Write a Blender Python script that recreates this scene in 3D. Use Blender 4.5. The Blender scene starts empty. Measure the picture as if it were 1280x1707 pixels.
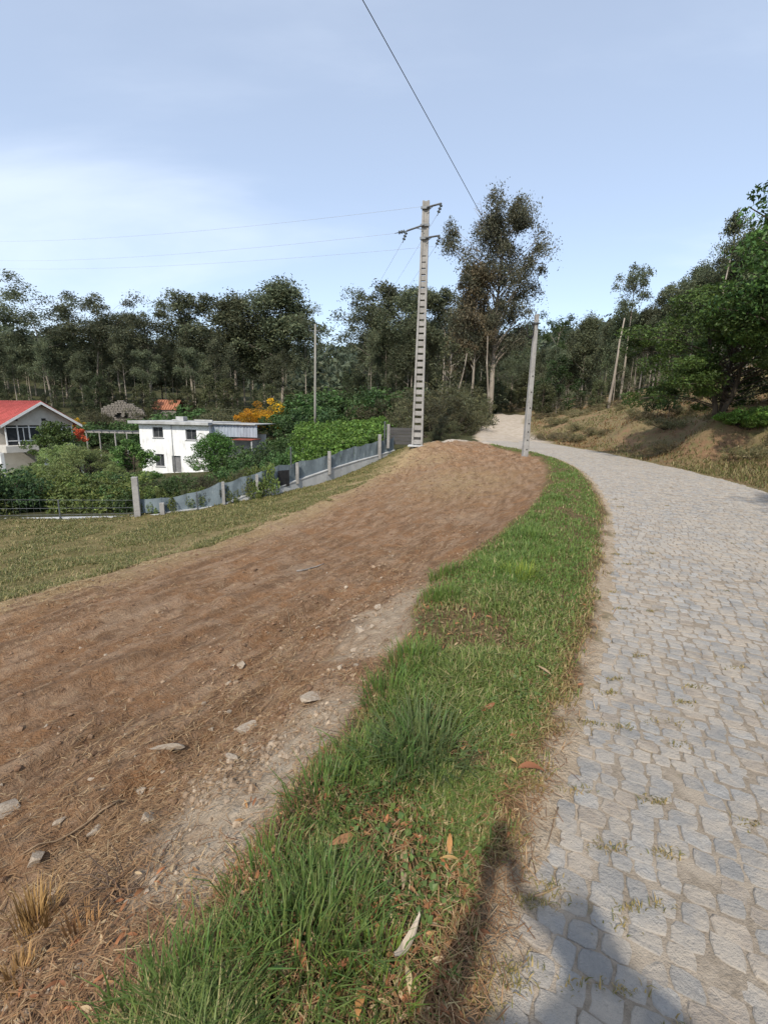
import bpy, bmesh, math, random
import numpy as np
from mathutils import Vector, Matrix

R = math.radians
scene = bpy.context.scene
COL = scene.collection

# ------------------------------------------------------------------ camera
CAM_H = 1.6
PITCH, ROLL = R(-12.0), R(1.3)
FPX, CX, CY = 763.0, 640.0, 853.5          # focal length and centre in photo pixels (1280 x 1707)
cam_d = bpy.data.cameras.new('camera')
cam = bpy.data.objects.new('camera', cam_d)
COL.objects.link(cam)
cam.location = (0, 0, CAM_H)
cam.rotation_mode = 'QUATERNION'
cam.rotation_quaternion = (Matrix.Rotation(R(90) + PITCH, 3, 'X') @ Matrix.Rotation(ROLL, 3, 'Z')).to_quaternion()
cam_d.sensor_fit = 'HORIZONTAL'
cam_d.sensor_width = 36.0
cam_d.lens = 36.0 * FPX / 1280.0
cam_d.clip_start = 0.02
cam_d.clip_end = 6000
scene.camera = cam

# ------------------------------------------------------------------ light
SUN_EL, SUN_AZ = R(44.5), R(180 + 17.5)      # azimuth clockwise from +Y: behind the camera, to the left
sun_dir = Vector((math.sin(SUN_AZ) * math.cos(SUN_EL), math.cos(SUN_AZ) * math.cos(SUN_EL), math.sin(SUN_EL)))
sun_d = bpy.data.lights.new('sun', 'SUN')
sun_d.energy = 3.3
sun_d.angle = R(1.2)
sun_d.color = (1.0, 0.93, 0.82)
sun = bpy.data.objects.new('sun', sun_d)
COL.objects.link(sun)
sun.rotation_mode = 'QUATERNION'
sun.rotation_quaternion = sun_dir.to_track_quat('Z', 'Y')
sun.location = (-10, -30, 40)

world = bpy.data.worlds.new('World')
scene.world = world
world.use_nodes = True
wt = world.node_tree
for n in list(wt.nodes):
    wt.nodes.remove(n)


def wn(t, **k):
    n = wt.nodes.new(t)
    for a, b in k.items():
        setattr(n, a, b)
    return n


w_out = wn('ShaderNodeOutputWorld')
w_bg = wn('ShaderNodeBackground')
w_sky = wn('ShaderNodeTexSky')
w_sky.sky_type = 'NISHITA'
w_sky.sun_disc = False
w_sky.sun_elevation = SUN_EL
w_sky.sun_rotation = SUN_AZ
w_sky.air_density = 1.0
w_sky.dust_density = 1.0
w_sky.ozone_density = 1.0
w_sky.altitude = 200
w_tc = wn('ShaderNodeTexCoord')
w_sep = wn('ShaderNodeSeparateXYZ')
wt.links.new(w_tc.outputs['Generated'], w_sep.inputs[0])
w_add = wn('ShaderNodeMath', operation='ADD')
w_add.inputs[1].default_value = 0.22
w_max = wn('ShaderNodeMath', operation='MAXIMUM')
w_max.inputs[1].default_value = 0.03
wt.links.new(w_sep.outputs['Z'], w_max.inputs[0])
wt.links.new(w_max.outputs[0], w_add.inputs[0])
w_dx = wn('ShaderNodeMath', operation='DIVIDE')
w_dy = wn('ShaderNodeMath', operation='DIVIDE')
wt.links.new(w_sep.outputs['X'], w_dx.inputs[0]); wt.links.new(w_add.outputs[0], w_dx.inputs[1])
wt.links.new(w_sep.outputs['Y'], w_dy.inputs[0]); wt.links.new(w_add.outputs[0], w_dy.inputs[1])
w_cmb = wn('ShaderNodeCombineXYZ')
wt.links.new(w_dx.outputs[0], w_cmb.inputs[0]); wt.links.new(w_dy.outputs[0], w_cmb.inputs[1])
w_map = wn('ShaderNodeMapping')
w_map.inputs['Rotation'].default_value = (0, 0, R(28))
w_map.inputs['Scale'].default_value = (0.55, 1.25, 1)
w_map.inputs['Location'].default_value = (9.4, 1.3, 0)
wt.links.new(w_cmb.outputs[0], w_map.inputs[0])
w_n1 = wn('ShaderNodeTexNoise')
w_n1.inputs['Scale'].default_value = 0.9
w_n1.inputs['Detail'].default_value = 7
w_n1.inputs['Roughness'].default_value = 0.52
w_n1.inputs['Distortion'].default_value = 0.35
wt.links.new(w_map.outputs[0], w_n1.inputs['Vector'])
w_r1 = wn('ShaderNodeMapRange', interpolation_type='SMOOTHSTEP')
w_r1.inputs['From Min'].default_value = 0.46
w_r1.inputs['From Max'].default_value = 0.74
w_r1.inputs['To Min'].default_value = 0.30
w_r1.inputs['To Max'].default_value = 0.64
wt.links.new(w_n1.outputs[0], w_r1.inputs[0])
w_mix = wn('ShaderNodeMix', data_type='RGBA')
wt.links.new(w_r1.outputs[0], w_mix.inputs[0])
wt.links.new(w_sky.outputs[0], w_mix.inputs[6])
w_mix.inputs[7].default_value = (5.6, 6.15, 7.0, 1)
wt.links.new(w_mix.outputs[2], w_bg.inputs['Color'])
w_bg.inputs['Strength'].default_value = 0.15
wt.links.new(w_bg.outputs[0], w_out.inputs['Surface'])

scene.view_settings.view_transform = 'Standard'
scene.view_settings.look = 'None'
scene.view_settings.exposure = 0.40
scene.view_settings.gamma = 1.0
scene.view_settings.use_curve_mapping = False
scene.cycles.max_bounces = 6
scene.cycles.transparent_max_bounces = 4

rng = np.random.default_rng(7)

# ------------------------------------------------------------------ helpers


def ray(px, py):
    """direction (world) through a pixel of the photograph, for measuring where things stand"""
    x = (px - CX) / FPX
    y = -(py - CY) / FPX
    c, s = math.cos(ROLL), math.sin(ROLL)
    X, Y = x * c - y * s, x * s + y * c
    return np.array([X, math.cos(PITCH) - Y * math.sin(PITCH), math.sin(PITCH) + Y * math.cos(PITCH)])


def at_y(px, py, y):
    d = ray(px, py)
    return d * (y / d[1]) + np.array([0, 0, CAM_H])


def project(p):
    """world points (N,3) -> photo pixels and depth"""
    p = np.asarray(p, float) - np.array([0, 0, CAM_H])
    fz = p[:, 1] * math.cos(PITCH) + p[:, 2] * math.sin(PITCH)
    uy = -p[:, 1] * math.sin(PITCH) + p[:, 2] * math.cos(PITCH)
    X, Y = p[:, 0] / fz, uy / fz
    c, s = math.cos(ROLL), math.sin(ROLL)
    x, y = X * c + Y * s, -X * s + Y * c
    return CX + x * FPX, CY - y * FPX, fz


def smooth(a, b, x):
    t = np.clip((x - a) / (b - a), 0, 1)
    return t * t * (3 - 2 * t)


def _hash(ix, iy, seed):
    h = (ix.astype(np.int64) * 374761393 + iy.astype(np.int64) * 668265263 + seed * 144665) & 0xffffffff
    h = ((h ^ (h >> 13)) * 1274126177) & 0xffffffff
    h = h ^ (h >> 16)
    return (h & 0xffff) / 65535.0


def vnoise(x, y, seed=0):
    ix, iy = np.floor(x), np.floor(y)
    fx, fy = x - ix, y - iy
    u, v = fx * fx * (3 - 2 * fx), fy * fy * (3 - 2 * fy)
    a = _hash(ix, iy, seed); b = _hash(ix + 1, iy, seed)
    c = _hash(ix, iy + 1, seed); d = _hash(ix + 1, iy + 1, seed)
    return (a * (1 - u) + b * u) * (1 - v) + (c * (1 - u) + d * u) * v


def fbm(x, y, seed=0, octaves=4, rough=0.5):
    s, amp, tot = 0, 1, 0
    for k in range(octaves):
        s = s + amp * vnoise(x * 2 ** k + 17.3 * k, y * 2 ** k - 9.1 * k, seed + k)
        tot += amp
        amp *= rough
    return s / tot - 0.5


def fast_mesh(name, verts, quads=None, tris=None, col=None, mats=(), smooth_shade=False, mat_idx=None, extra=None):
    me = bpy.data.meshes.new(name)
    verts = np.asarray(verts, np.float32)
    nq = 0 if quads is None else len(quads)
    nt = 0 if tris is None else len(tris)
    loops, starts = [], []
    if nq:
        loops.append(np.asarray(quads, np.int32).ravel())
        starts.append(np.arange(nq, dtype=np.int32) * 4)
    if nt:
        loops.append(np.asarray(tris, np.int32).ravel())
        starts.append(nq * 4 + np.arange(nt, dtype=np.int32) * 3)
    loops = np.concatenate(loops); starts = np.concatenate(starts)
    me.vertices.add(len(verts)); me.vertices.foreach_set('co', verts.ravel())
    me.loops.add(len(loops)); me.loops.foreach_set('vertex_index', loops)
    me.polygons.add(len(starts)); me.polygons.foreach_set('loop_start', starts)
    if mat_idx is not None:
        me.polygons.foreach_set('material_index', np.asarray(mat_idx, np.int32))
    me.polygons.foreach_set('use_smooth', np.full(len(starts), bool(smooth_shade)))
    for m in mats:
        me.materials.append(m)
    me.update(calc_edges=True)
    me.validate()

    def put(nm, c):
        c = np.asarray(c, np.float32)
        if c.shape[1] == 3:
            c = np.concatenate([c, np.ones((len(c), 1), np.float32)], 1)
        at = me.attributes.new(nm, 'FLOAT_COLOR', 'POINT')
        at.data.foreach_set('color', c.ravel())
    if col is not None:
        put('col', col)
    for k, v in (extra or {}).items():
        put(k, v)
    return me


class MB:
    """collects pieces of one mesh"""

    def __init__(s):
        s.v, s.q, s.t, s.c, s.n = [], [], [], [], 0

    def add(s, v, q=None, t=None, c=None):
        v = np.asarray(v, float)
        if q is not None and len(q): s.q.append(np.asarray(q) + s.n)
        if t is not None and len(t): s.t.append(np.asarray(t) + s.n)
        s.v.append(v)
        if c is None: c = np.ones((len(v), 3))
        c = np.asarray(c, float)
        if c.ndim == 1: c = np.tile(c, (len(v), 1))
        s.c.append(c)
        s.n += len(v)
        return s

    def box(s, c, size, rz=0, bevel=0.0, M=None):
        x, y, z = size[0] / 2, size[1] / 2, size[2] / 2
        if bevel <= 0:
            v = np.array([[a * x, b * y, d * z] for d in (-1, 1) for a, b in ((-1, -1), (1, -1), (1, 1), (-1, 1))])
            q = [[3, 2, 1, 0], [4, 5, 6, 7], [0, 1, 5, 4], [1, 2, 6, 5], [2, 3, 7, 6], [3, 0, 4, 7]]
            t = None
        else:
            b = bevel
            v, idx = [], {}
            for a in (-1, 1):
                for bb in (-1, 1):
                    for d in (-1, 1):
                        for ax in range(3):
                            p = [a * (x - b), bb * (y - b), d * (z - b)]
                            p[ax] = (a, bb, d)[ax] * (x, y, z)[ax]
                            idx[(a, bb, d, ax)] = len(v); v.append(p)
            q, t = [], []
            for ax in range(3):
                o = [k for k in range(3) if k != ax]
                for sg in (-1, 1):
                    f = []
                    for (m, n) in ((-1, -1), (1, -1), (1, 1), (-1, 1)):
                        k = [0, 0, 0]; k[ax] = sg; k[o[0]] = m; k[o[1]] = n
                        f.append(idx[(*k, ax)])
                    q.append(f)
                for m in (-1, 1):
                    for n in (-1, 1):
                        ka = [0, 0, 0]; kb = [0, 0, 0]
                        ka[ax] = -1; kb[ax] = 1
                        for k in (ka, kb): k[o[0]] = m; k[o[1]] = n
                        q.append([idx[(*ka, o[0])], idx[(*kb, o[0])], idx[(*kb, o[1])], idx[(*ka, o[1])]])
            for a in (-1, 1):
                for bb in (-1, 1):
                    for d in (-1, 1):
                        t.append([idx[(a, bb, d, 0)], idx[(a, bb, d, 1)], idx[(a, bb, d, 2)]])
            v = np.array(v)
        if rz:
            cs, sn = math.cos(rz), math.sin(rz)
            v = v @ np.array([[cs, sn, 0], [-sn, cs, 0], [0, 0, 1]])
        v = v + np.asarray(c)
        if M is not None:
            v = np.array([M @ Vector(p) for p in v])
        return s.add(v, q, t)

    def prism(s, pts, depth_vec):
        """extrude a polygon (list of 3d points) along a vector"""
        p = np.asarray(pts, float); n = len(p)
        v = np.concatenate([p, p + np.asarray(depth_vec)])
        q = [[i, (i + 1) % n, n + (i + 1) % n, n + i] for i in range(n)]
        t = [[0, i, i + 1] for i in range(1, n - 1)] + [[n, n + i + 1, n + i] for i in range(1, n - 1)]
        return s.add(v, q, t)

    def tube(s, pts, radii, sides=8, cap=True, c=None):
        p = np.asarray(pts, float)
        n = len(p)
        radii = np.broadcast_to(np.asarray(radii, float), (n,))
        tg = np.gradient(p, axis=0)
        tg /= np.linalg.norm(tg, axis=1)[:, None] + 1e-9
        ref = np.array([0.0, 0, 1]) if abs(tg[0][2]) < 0.9 else np.array([1.0, 0, 0])
        a = np.cross(tg[0], ref); a /= np.linalg.norm(a)
        ang = np.arange(sides) * 2 * math.pi / sides
        rings = []
        for i in range(n):
            a = a - tg[i] * np.dot(a, tg[i]); a /= np.linalg.norm(a) + 1e-9
            b = np.cross(tg[i], a)
            rings.append(p[i] + radii[i] * (np.cos(ang)[:, None] * a + np.sin(ang)[:, None] * b))
        v = np.concatenate(rings)
        q = []
        for i in range(n - 1):
            for k in range(sides):
                k2 = (k + 1) % sides
                q.append([i * sides + k, i * sides + k2, (i + 1) * sides + k2, (i + 1) * sides + k])
        t = []
        if cap:
            v = np.concatenate([v, p[:1], p[-1:]])
            b0, b1 = n * sides, n * sides + 1
            for k in range(sides):
                k2 = (k + 1) % sides
                t.append([b0, k2, k]); t.append([b1, (n - 1) * sides + k, (n - 1) * sides + k2])
        return s.add(v, q, t, c)

    def mesh(s, name, mats, smooth_shade=False, col=False):
        return fast_mesh(name, np.concatenate(s.v), np.concatenate(s.q) if s.q else None,
                         np.concatenate(s.t) if s.t else None, np.concatenate(s.c) if col else None,
                         mats if isinstance(mats, (list, tuple)) else [mats], smooth_shade)

    def build(s, name, mat, parent=None, smooth_shade=False, col=False, loc=None):
        return link(name, s.mesh(name, mat, smooth_shade, col), parent, loc)


def link(name, me, parent=None, loc=None):
    o = bpy.data.objects.new(name, me)
    COL.objects.link(o)
    if parent is not None: o.parent = parent
    if loc is not None: o.location = loc
    return o


def tag(o, label=None, cat=None, group=None, kind=None):
    if label: o['label'] = label
    if cat: o['category'] = cat
    if group: o['group'] = group
    if kind: o['kind'] = kind
    return o


def thing(name, label, cat, loc=(0, 0, 0), rz=0, group=None):
    o = bpy.data.objects.new(name, None)
    o.empty_display_size = 0.2
    COL.objects.link(o)
    o.location = loc
    o.rotation_euler = (0, 0, rz)
    return tag(o, label, cat, group)


def copy_tree(o, parent=None):
    c = o.copy()
    COL.objects.link(c)
    c.parent = parent
    for ch in o.children:
        copy_tree(ch, c)
    return c


# ------------------------------------------------------------------ materials
def mat(name):
    m = bpy.data.materials.new(name)
    m.use_nodes = True
    nt = m.node_tree
    b = nt.nodes['Principled BSDF']
    return m, nt, b


def nd(nt, t, **k):
    n = nt.nodes.new(t)
    for a, v in k.items():
        if a.startswith('i_'):
            n.inputs[a[2:].replace('_', ' ')].default_value = v
        else:
            setattr(n, a, v)
    return n


def noise(nt, scale, detail=4, rough=0.55, coord='pos', stretch=None, dist=0.0):
    n = nd(nt, 'ShaderNodeTexNoise')
    n.inputs['Scale'].default_value = scale
    n.inputs['Detail'].default_value = detail
    n.inputs['Roughness'].default_value = rough
    n.inputs['Distortion'].default_value = dist
    if coord == 'pos':
        src = nd(nt, 'ShaderNodeNewGeometry').outputs['Position']
    else:
        src = nd(nt, 'ShaderNodeTexCoord').outputs['Object']
    if stretch is not None:
        mp = nd(nt, 'ShaderNodeMapping')
        mp.inputs['Scale'].default_value = stretch
        nt.links.new(src, mp.inputs[0]); src = mp.outputs[0]
    nt.links.new(src, n.inputs['Vector'])
    return n.outputs[0]


def rngmap(nt, v, a, b, c=0.0, d=1.0):
    n = nd(nt, 'ShaderNodeMapRange', interpolation_type='SMOOTHSTEP')
    nt.links.new(v, n.inputs[0])
    for i, x in zip((1, 2, 3, 4), (a, b, c, d)): n.inputs[i].default_value = x
    return n.outputs[0]


def mixc(nt, f, a, b, blend='MIX'):
    n = nd(nt, 'ShaderNodeMix', data_type='RGBA', blend_type=blend)
    for i, x in ((0, f), (6, a), (7, b)):
        if hasattr(x, 'links') or hasattr(x, 'is_linked'):
            nt.links.new(x, n.inputs[i])
        else:
            n.inputs[i].default_value = x if i == 0 else (*x[:3], 1)
    return n.outputs[2]


def mth(nt, op, a, b=0.0, clamp=False):
    n = nd(nt, 'ShaderNodeMath', operation=op, use_clamp=clamp)
    for i, x in ((0, a), (1, b)):
        if hasattr(x, 'is_linked'): nt.links.new(x, n.inputs[i])
        else: n.inputs[i].default_value = x
    return n.outputs[0]


def bump(nt, b, h, strength=0.5, dist=0.02):
    n = nd(nt, 'ShaderNodeBump')
    n.inputs['Strength'].default_value = strength
    n.inputs['Distance'].default_value = dist
    nt.links.new(h, n.inputs['Height'])
    nt.links.new(n.outputs[0], b.inputs['Normal'])


def surf(name, c1, c2, scale=3.0, rough=0.9, bump_s=0.3, bump_d=0.01, bump_scale=30, stretch=None, c3=None, coord='obj', metal=0.0, contrast=(0.35, 0.65)):  
    """a plain weathered surface: two or three colours broken up by noise, fine relief"""
    m, nt, b = mat(name)
    f = rngmap(nt, noise(nt, scale, 6, 0.6, coord, stretch), *contrast)
    c = mixc(nt, f, c1, c2)
    if c3 is not None:
        f3 = rngmap(nt, noise(nt, scale * 3.1, 5, 0.65, coord, stretch), 0.52, 0.72)
        c = mixc(nt, f3, c, c3)
    nt.links.new(c, b.inputs['Base Color'])
    b.inputs['Roughness'].default_value = rough
    b.inputs['Metallic'].default_value = metal
    b.inputs['Specular IOR Level'].default_value = 0.25
    bump(nt, b, noise(nt, bump_scale, 5, 0.65, coord), bump_s, bump_d)
    return m


def leaf_mat(name, trans=0.3, rough=0.5, vary=0.25, spec=0.25):
    """leaf colour comes from the leaf's own attribute, varied a little from plant to plant"""
    m, nt, b = mat(name)
    at = nd(nt, 'ShaderNodeAttribute', attribute_name='col')
    oi = nd(nt, 'ShaderNodeObjectInfo')
    hsv = nd(nt, 'ShaderNodeHueSaturation')
    nt.links.new(at.outputs['Color'], hsv.inputs['Color'])
    nt.links.new(rngmap(nt, oi.outputs['Random'], 0, 1, 1 - vary, 1 + vary), hsv.inputs['Value'])
    nt.links.new(rngmap(nt, oi.outputs['Random'], 0, 1, 0.485, 0.512), hsv.inputs['Hue'])
    nt.links.new(hsv.outputs[0], b.inputs['Base Color'])
    b.inputs['Roughness'].default_value = rough
    b.inputs['Specular IOR Level'].default_value = spec
    tr = nd(nt, 'ShaderNodeBsdfTranslucent')
    g = nd(nt, 'ShaderNodeGamma'); g.inputs[1].default_value = 0.9
    nt.links.new(hsv.outputs[0], g.inputs[0]); nt.links.new(g.outputs[0], tr.inputs['Color'])
    mx = nd(nt, 'ShaderNodeMixShader'); mx.inputs[0].default_value = trans
    nt.links.new(b.outputs[0], mx.inputs[1]); nt.links.new(tr.outputs[0], mx.inputs[2])
    nt.links.new(mx.outputs[0], nt.nodes['Material Output'].inputs['Surface'])
    return m


M_LEAF = leaf_mat('leaf', 0.28, 0.5)
M_GRASS = leaf_mat('grass_blade', 0.35, 0.45, vary=0.0)
M_STRAW = leaf_mat('straw', 0.15, 0.7, vary=0.0)
M_BARK_E = surf('eucalyptus_bark', (0.30, 0.26, 0.21), (0.17, 0.14, 0.11), 1.2, 0.9, 0.5, 0.02, 18, (1, 1, 0.18), (0.42, 0.38, 0.32))
M_BARK_D = surf('dark_bark', (0.10, 0.08, 0.06), (0.05, 0.04, 0.03), 2.5, 0.95, 0.6, 0.02, 22, (1, 1, 0.3))
M_DEADW = surf('dead_wood', (0.34, 0.31, 0.28), (0.2, 0.18, 0.16), 2, 0.9, 0.4, 0.01, 20)
M_CONC = surf('weathered_concrete', (0.33, 0.318, 0.30), (0.25, 0.24, 0.225), 2.2, 0.92, 0.35, 0.006, 40, None, (0.2, 0.19, 0.17))
M_CONC_L = surf('pale_concrete', (0.47, 0.475, 0.47), (0.37, 0.375, 0.37), 1.6, 0.92, 0.3, 0.006, 45, (1, 1, 0.35), (0.34, 0.335, 0.32))
M_STEEL = surf('galvanised_steel', (0.16, 0.17, 0.18), (0.10, 0.105, 0.11), 6, 0.55, 0.15, 0.003, 60, metal=0.6)
M_BLACK = surf('black_rubber', (0.02, 0.02, 0.021), (0.03, 0.03, 0.03), 8, 0.6, 0.1, 0.002, 40)
M_GLASSY = surf('grey_glass_insulator', (0.10, 0.115, 0.12), (0.06, 0.07, 0.075), 8, 0.2, 0.0, 0.001, 40)
# ------------------------------------------------------------------ the lie of the land
L_PTS = np.array([(-3.4, -7.5), (-1.5, -3.2), (-0.45, -0.7), (0.29, 0.92), (1.07, 2.21), (2.01, 3.91), (3.61, 7.16), (4.87, 10.25),
                  (6.2, 14.4), (7.0, 18.7), (7.05, 22.7), (6.45, 26.2), (6.1, 29.5), (6.3, 33)])
R_PTS = np.array([(0.3, -9.2), (2.1, -5.0), (3.2, -2.6), (3.95, -1.1), (4.8, 0.4), (5.75, 2.2), (7.4, 5.7), (8.75, 9.4),
                  (9.95, 14.0), (10.6, 19.2), (10.95, 24), (10.75, 27.5), (10.4, 31), (10.5, 34.5)])


def catmull(P, n):
    P = np.vstack([2 * P[0] - P[1], P, 2 * P[-1] - P[-2]])
    out = []
    for i in range(1, len(P) - 2):
        t = np.linspace(0, 1, n, endpoint=False)[:, None]
        a, b, c, d = P[i - 1], P[i], P[i + 1], P[i + 2]
        out.append(0.5 * (2 * b + (c - a) * t + (2 * a - 5 * b + 4 * c - d) * t ** 2 + (3 * b - a - 3 * c + d) * t ** 3))
    return np.vstack(out + [P[-2][None]])


LE, RE = catmull(L_PTS, 8), catmull(R_PTS, 8)
CE = (LE + RE) / 2
HW = np.linalg.norm(LE - RE, axis=1) / 2
ARC = np.concatenate([[0], np.cumsum(np.linalg.norm(np.diff(CE, axis=0), axis=1))])
ZR = np.interp(CE[:, 1], [24, 29, 34], [0.0, 0.06, 0.22])

TRACK = np.array([(8.3, 29.0, 2.2), (8.45, 31.5, 2.15), (9.0, 36, 2.0), (10.6, 42, 1.75), (13.0, 48, 1.7), (16.2, 56, 1.8), (20, 66, 1.8)])   # x, y, half width


def road_coords(x, y):
    """arc length along the road, distance outside its edge, side (+1 left), road height"""
    x = np.asarray(x, float).ravel(); y = np.asarray(y, float).ravel()
    best = np.full(len(x), 1e9); arc = np.zeros(len(x)); lat = np.zeros(len(x)); hw = np.zeros(len(x)); zr = np.zeros(len(x))
    for i in range(len(CE) - 1):
        a, b = CE[i], CE[i + 1]
        d = b - a; L2 = d @ d
        t = np.clip(((x - a[0]) * d[0] + (y - a[1]) * d[1]) / L2, 0, 1)
        dx, dy = x - a[0] - t * d[0], y - a[1] - t * d[1]
        dist = dx * dx + dy * dy
        m = dist < best
        best[m] = dist[m]
        arc[m] = ARC[i] + t[m] * math.sqrt(L2)
        lat[m] = (d[0] * dy - d[1] * dx)[m] / math.sqrt(L2)
        hw[m] = HW[i] + t[m] * (HW[i + 1] - HW[i])
        zr[m] = ZR[i] + t[m] * (ZR[i + 1] - ZR[i])
    dist = np.sqrt(best)
    s, side = dist - hw, np.sign(lat)
    up = y > 31.5                       # above the bend the sandy track carries on
    tx = np.interp(y, TRACK[:, 1], TRACK[:, 0]); tw = np.interp(y, TRACK[:, 1], TRACK[:, 2])
    s = np.where(up, np.abs(x - tx) - tw, s)
    side = np.where(up, np.where(x < tx, 1.0, -1.0), side)
    return arc, s, side, zr


def arc_of(p):
    return road_coords([p[0]], [p[1]])[0][0]


V_PTS = [(-0.72, 0.3), (-0.63, .91), (-0.50, 1.3), (-0.30, 1.75), (-0.14, 2.05), (0.02, 2.64), (0.25, 3.3), (0.55, 4.3), (1.8, 6.6), (3.52, 10.06), (5.36, 15.12), (6.3, 18.5), (6.2, 22), (4.9, 26)]
_va, _vs, _, _ = road_coords([p[0] for p in V_PTS], [p[1] for p in V_PTS])
_o = np.argsort(_va)
V_ARC, V_W = _va[_o], np.maximum(_vs[_o], 0.35)

CTRL = []
for i in range(0, len(CE), 4):
    CTRL += [(*LE[i], ZR[i]), (*RE[i], ZR[i]), (*CE[i], ZR[i])]
    n = (LE[i] - RE[i]) / np.linalg.norm(LE[i] - RE[i])
    a = ARC[i]
    vw = float(np.interp(a, V_ARC, V_W))
    if CE[i][1] < 23:
        CTRL.append((*(LE[i] + n * vw), ZR[i] - 0.02))
        far = np.interp(LE[i][1], [10, 19], [1.0, 0.35])
        CTRL.append((*(LE[i] + n * (vw + 0.75)), -0.36 * far))
        CTRL.append((*(LE[i] + n * (vw + 2.6)), -0.72 * far - 0.05))
    if CE[i][1] < 27:
        CTRL.append((*(RE[i] - n * 0.7), ZR[i] + 0.04))
        CTRL.append((*(RE[i] - n * 2.0), ZR[i] + 0.55))
CTRL += [(-14.7, 17, -2.7), (-9.7, 17.5, -2.55), (-7.4, 18.7, -2.35), (-5.34, 20, -2.13), (-2.83, 23.5, -1.78), (-1.5, 25.3, -1.4), (-0.07, 27, -0.85),
         (1.78, 26, -0.12), (1.2, 27.6, -0.3), (3.8, 24, -0.05), (3.5, 21.5, -0.35), (0.5, 23.5, -0.95), (-2, 19, -1.5), (-20, 17.5, -2.9),
         (-6, 6.5, -1.45), (-9.5, 6, -1.9), (-13, 8, -2.3), (-10, 12, -2.3), (-5, 12, -1.75), (-3.2, 8, -1.15), (-6, 0, -1.2), (-12, -4, -1.9), (-25, 0, -3), (-25, -15, -3),
         (-20, 30, -4.1), (-32, 20, -3.9), (-12, 28, -3.3), (-6, 28, -2.4), (-8, 36, -2.9), (-4, 45, -1.1), (0, 40, -0.2), (2, 34, -0.1), (4.5, 31, 0.0),
         (-28, 52, -5.3), (-19, 47, -5.0), (-36, 42, -5.0), (-48, 50, -5.2), (-15, 62, -1.2), (-34, 66, -4.0), (-52, 80, -1.0), (-40, 84, -0.9), (-70, 110, 2), (-30, 110, 3), (-5, 62, 1.4),
         (8.5, 40, 0.7), (6, 44, 0.9), (10, 36, 0.35), (13.3, 48, 1.75), (11, 50, 1.9), (15.8, 56, 1.7), (19, 66, 1.5), (4, 58, 1.6), (0, 100, 4), (30, 110, 5),
         (12.8, 18, 1.85), (15.8, 14, 2.3), (13.2, 10, 1.7), (11.5, 5, 1.6), (19.4, 24, 3.3), (30, 30, 6), (25, 42, 4.6), (18.8, 40, 2.5), (14, 34, 1.4), (15, 28, 1.9), (13.2, 26, 1.1), (60, 60, 13), (60, 15, 11), (30, 8, 5.5), (22, 14, 4.0), (20, -10, 3), (8, -15, 0.5), (40, -30, 5),
         (-110, 60, -2), (-130, 140, 6), (130, 130, 22), (60, 170, 12), (-60, 180, 8), (-20, 170, 7)]
CTRL = np.array(CTRL, float)


def _tps(r2):
    return 0.5 * r2 * np.log(r2 + 1e-9)


def _fit():
    n = len(CTRL)
    d2 = ((CTRL[:, None, :2] - CTRL[None, :, :2]) ** 2).sum(-1)
    K = _tps(d2) + np.eye(n) * 0.02
    Pm = np.hstack([np.ones((n, 1)), CTRL[:, :2]])
    A = np.block([[K, Pm], [Pm.T, np.zeros((3, 3))]])
    return np.linalg.solve(A, np.concatenate([CTRL[:, 2], np.zeros(3)]))


TW = _fit()


def base_z(x, y):
    x = np.asarray(x, float).ravel(); y = np.asarray(y, float).ravel()
    # beyond the surveyed area the land goes on level with its rim
    cx, cy = np.clip(x, -130, 130), np.clip(y, -30, 175)
    z = TW[-3] + TW[-2] * cx + TW[-1] * cy
    for i in range(len(CTRL)):
        z = z + TW[i] * _tps((cx - CTRL[i, 0]) ** 2 + (cy - CTRL[i, 1]) ** 2)
    return z


# left limit of the bare earth (x as a function of y), measured from the photograph
FIELD_Y = np.array([-8, 0, 3, 6.3, 9, 11.5, 14, 17, 20, 23, 25.5, 27])
FIELD_X = np.array([-16, -11, -8.6, -6.3, -4.7, -3.7, -2.7, -1.6, -0.9, 0.2, 1.3, 2.2])
FENCE_XY = np.array([(-40, 18.5), (-22, 17.6), (-14.7, 17), (-9.7, 17.5), (-8.7, 17.8), (-6.6, 19.0), (-5.34, 20), (-2.83, 23.5), (-0.07, 27), (0.55, 28.0)])


_GX, _GY = np.arange(-26, 26.01, 0.2), np.arange(-9, 40.01, 0.2)
_gxx, _gyy = np.meshgrid(_GX, _GY)
_GB = base_z(_gxx.ravel(), _gyy.ravel()).reshape(_gxx.shape)


def base_fast(x, y):
    z = np.empty(len(x))
    m = (x > -25.9) & (x < 25.7) & (y > -8.9) & (y < 39.7)
    if (~m).any(): z[~m] = base_z(x[~m], y[~m])
    fx, fy = (x[m] - _GX[0]) / 0.2, (y[m] - _GY[0]) / 0.2
    ix, iy = fx.astype(int), fy.astype(int)
    fx, fy = fx - ix, fy - iy
    z[m] = (_GB[iy, ix] * (1 - fx) + _GB[iy, ix + 1] * fx) * (1 - fy) + (_GB[iy + 1, ix] * (1 - fx) + _GB[iy + 1, ix + 1] * fx) * fy
    return z


CUT0, CUT1, CUT2, CUT3 = [float(arc_of(p_)) for p_ in ((-0.52, 1.25), (-0.02, 2.35), (0.2, 3.0), (0.55, 4.2))]


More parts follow.
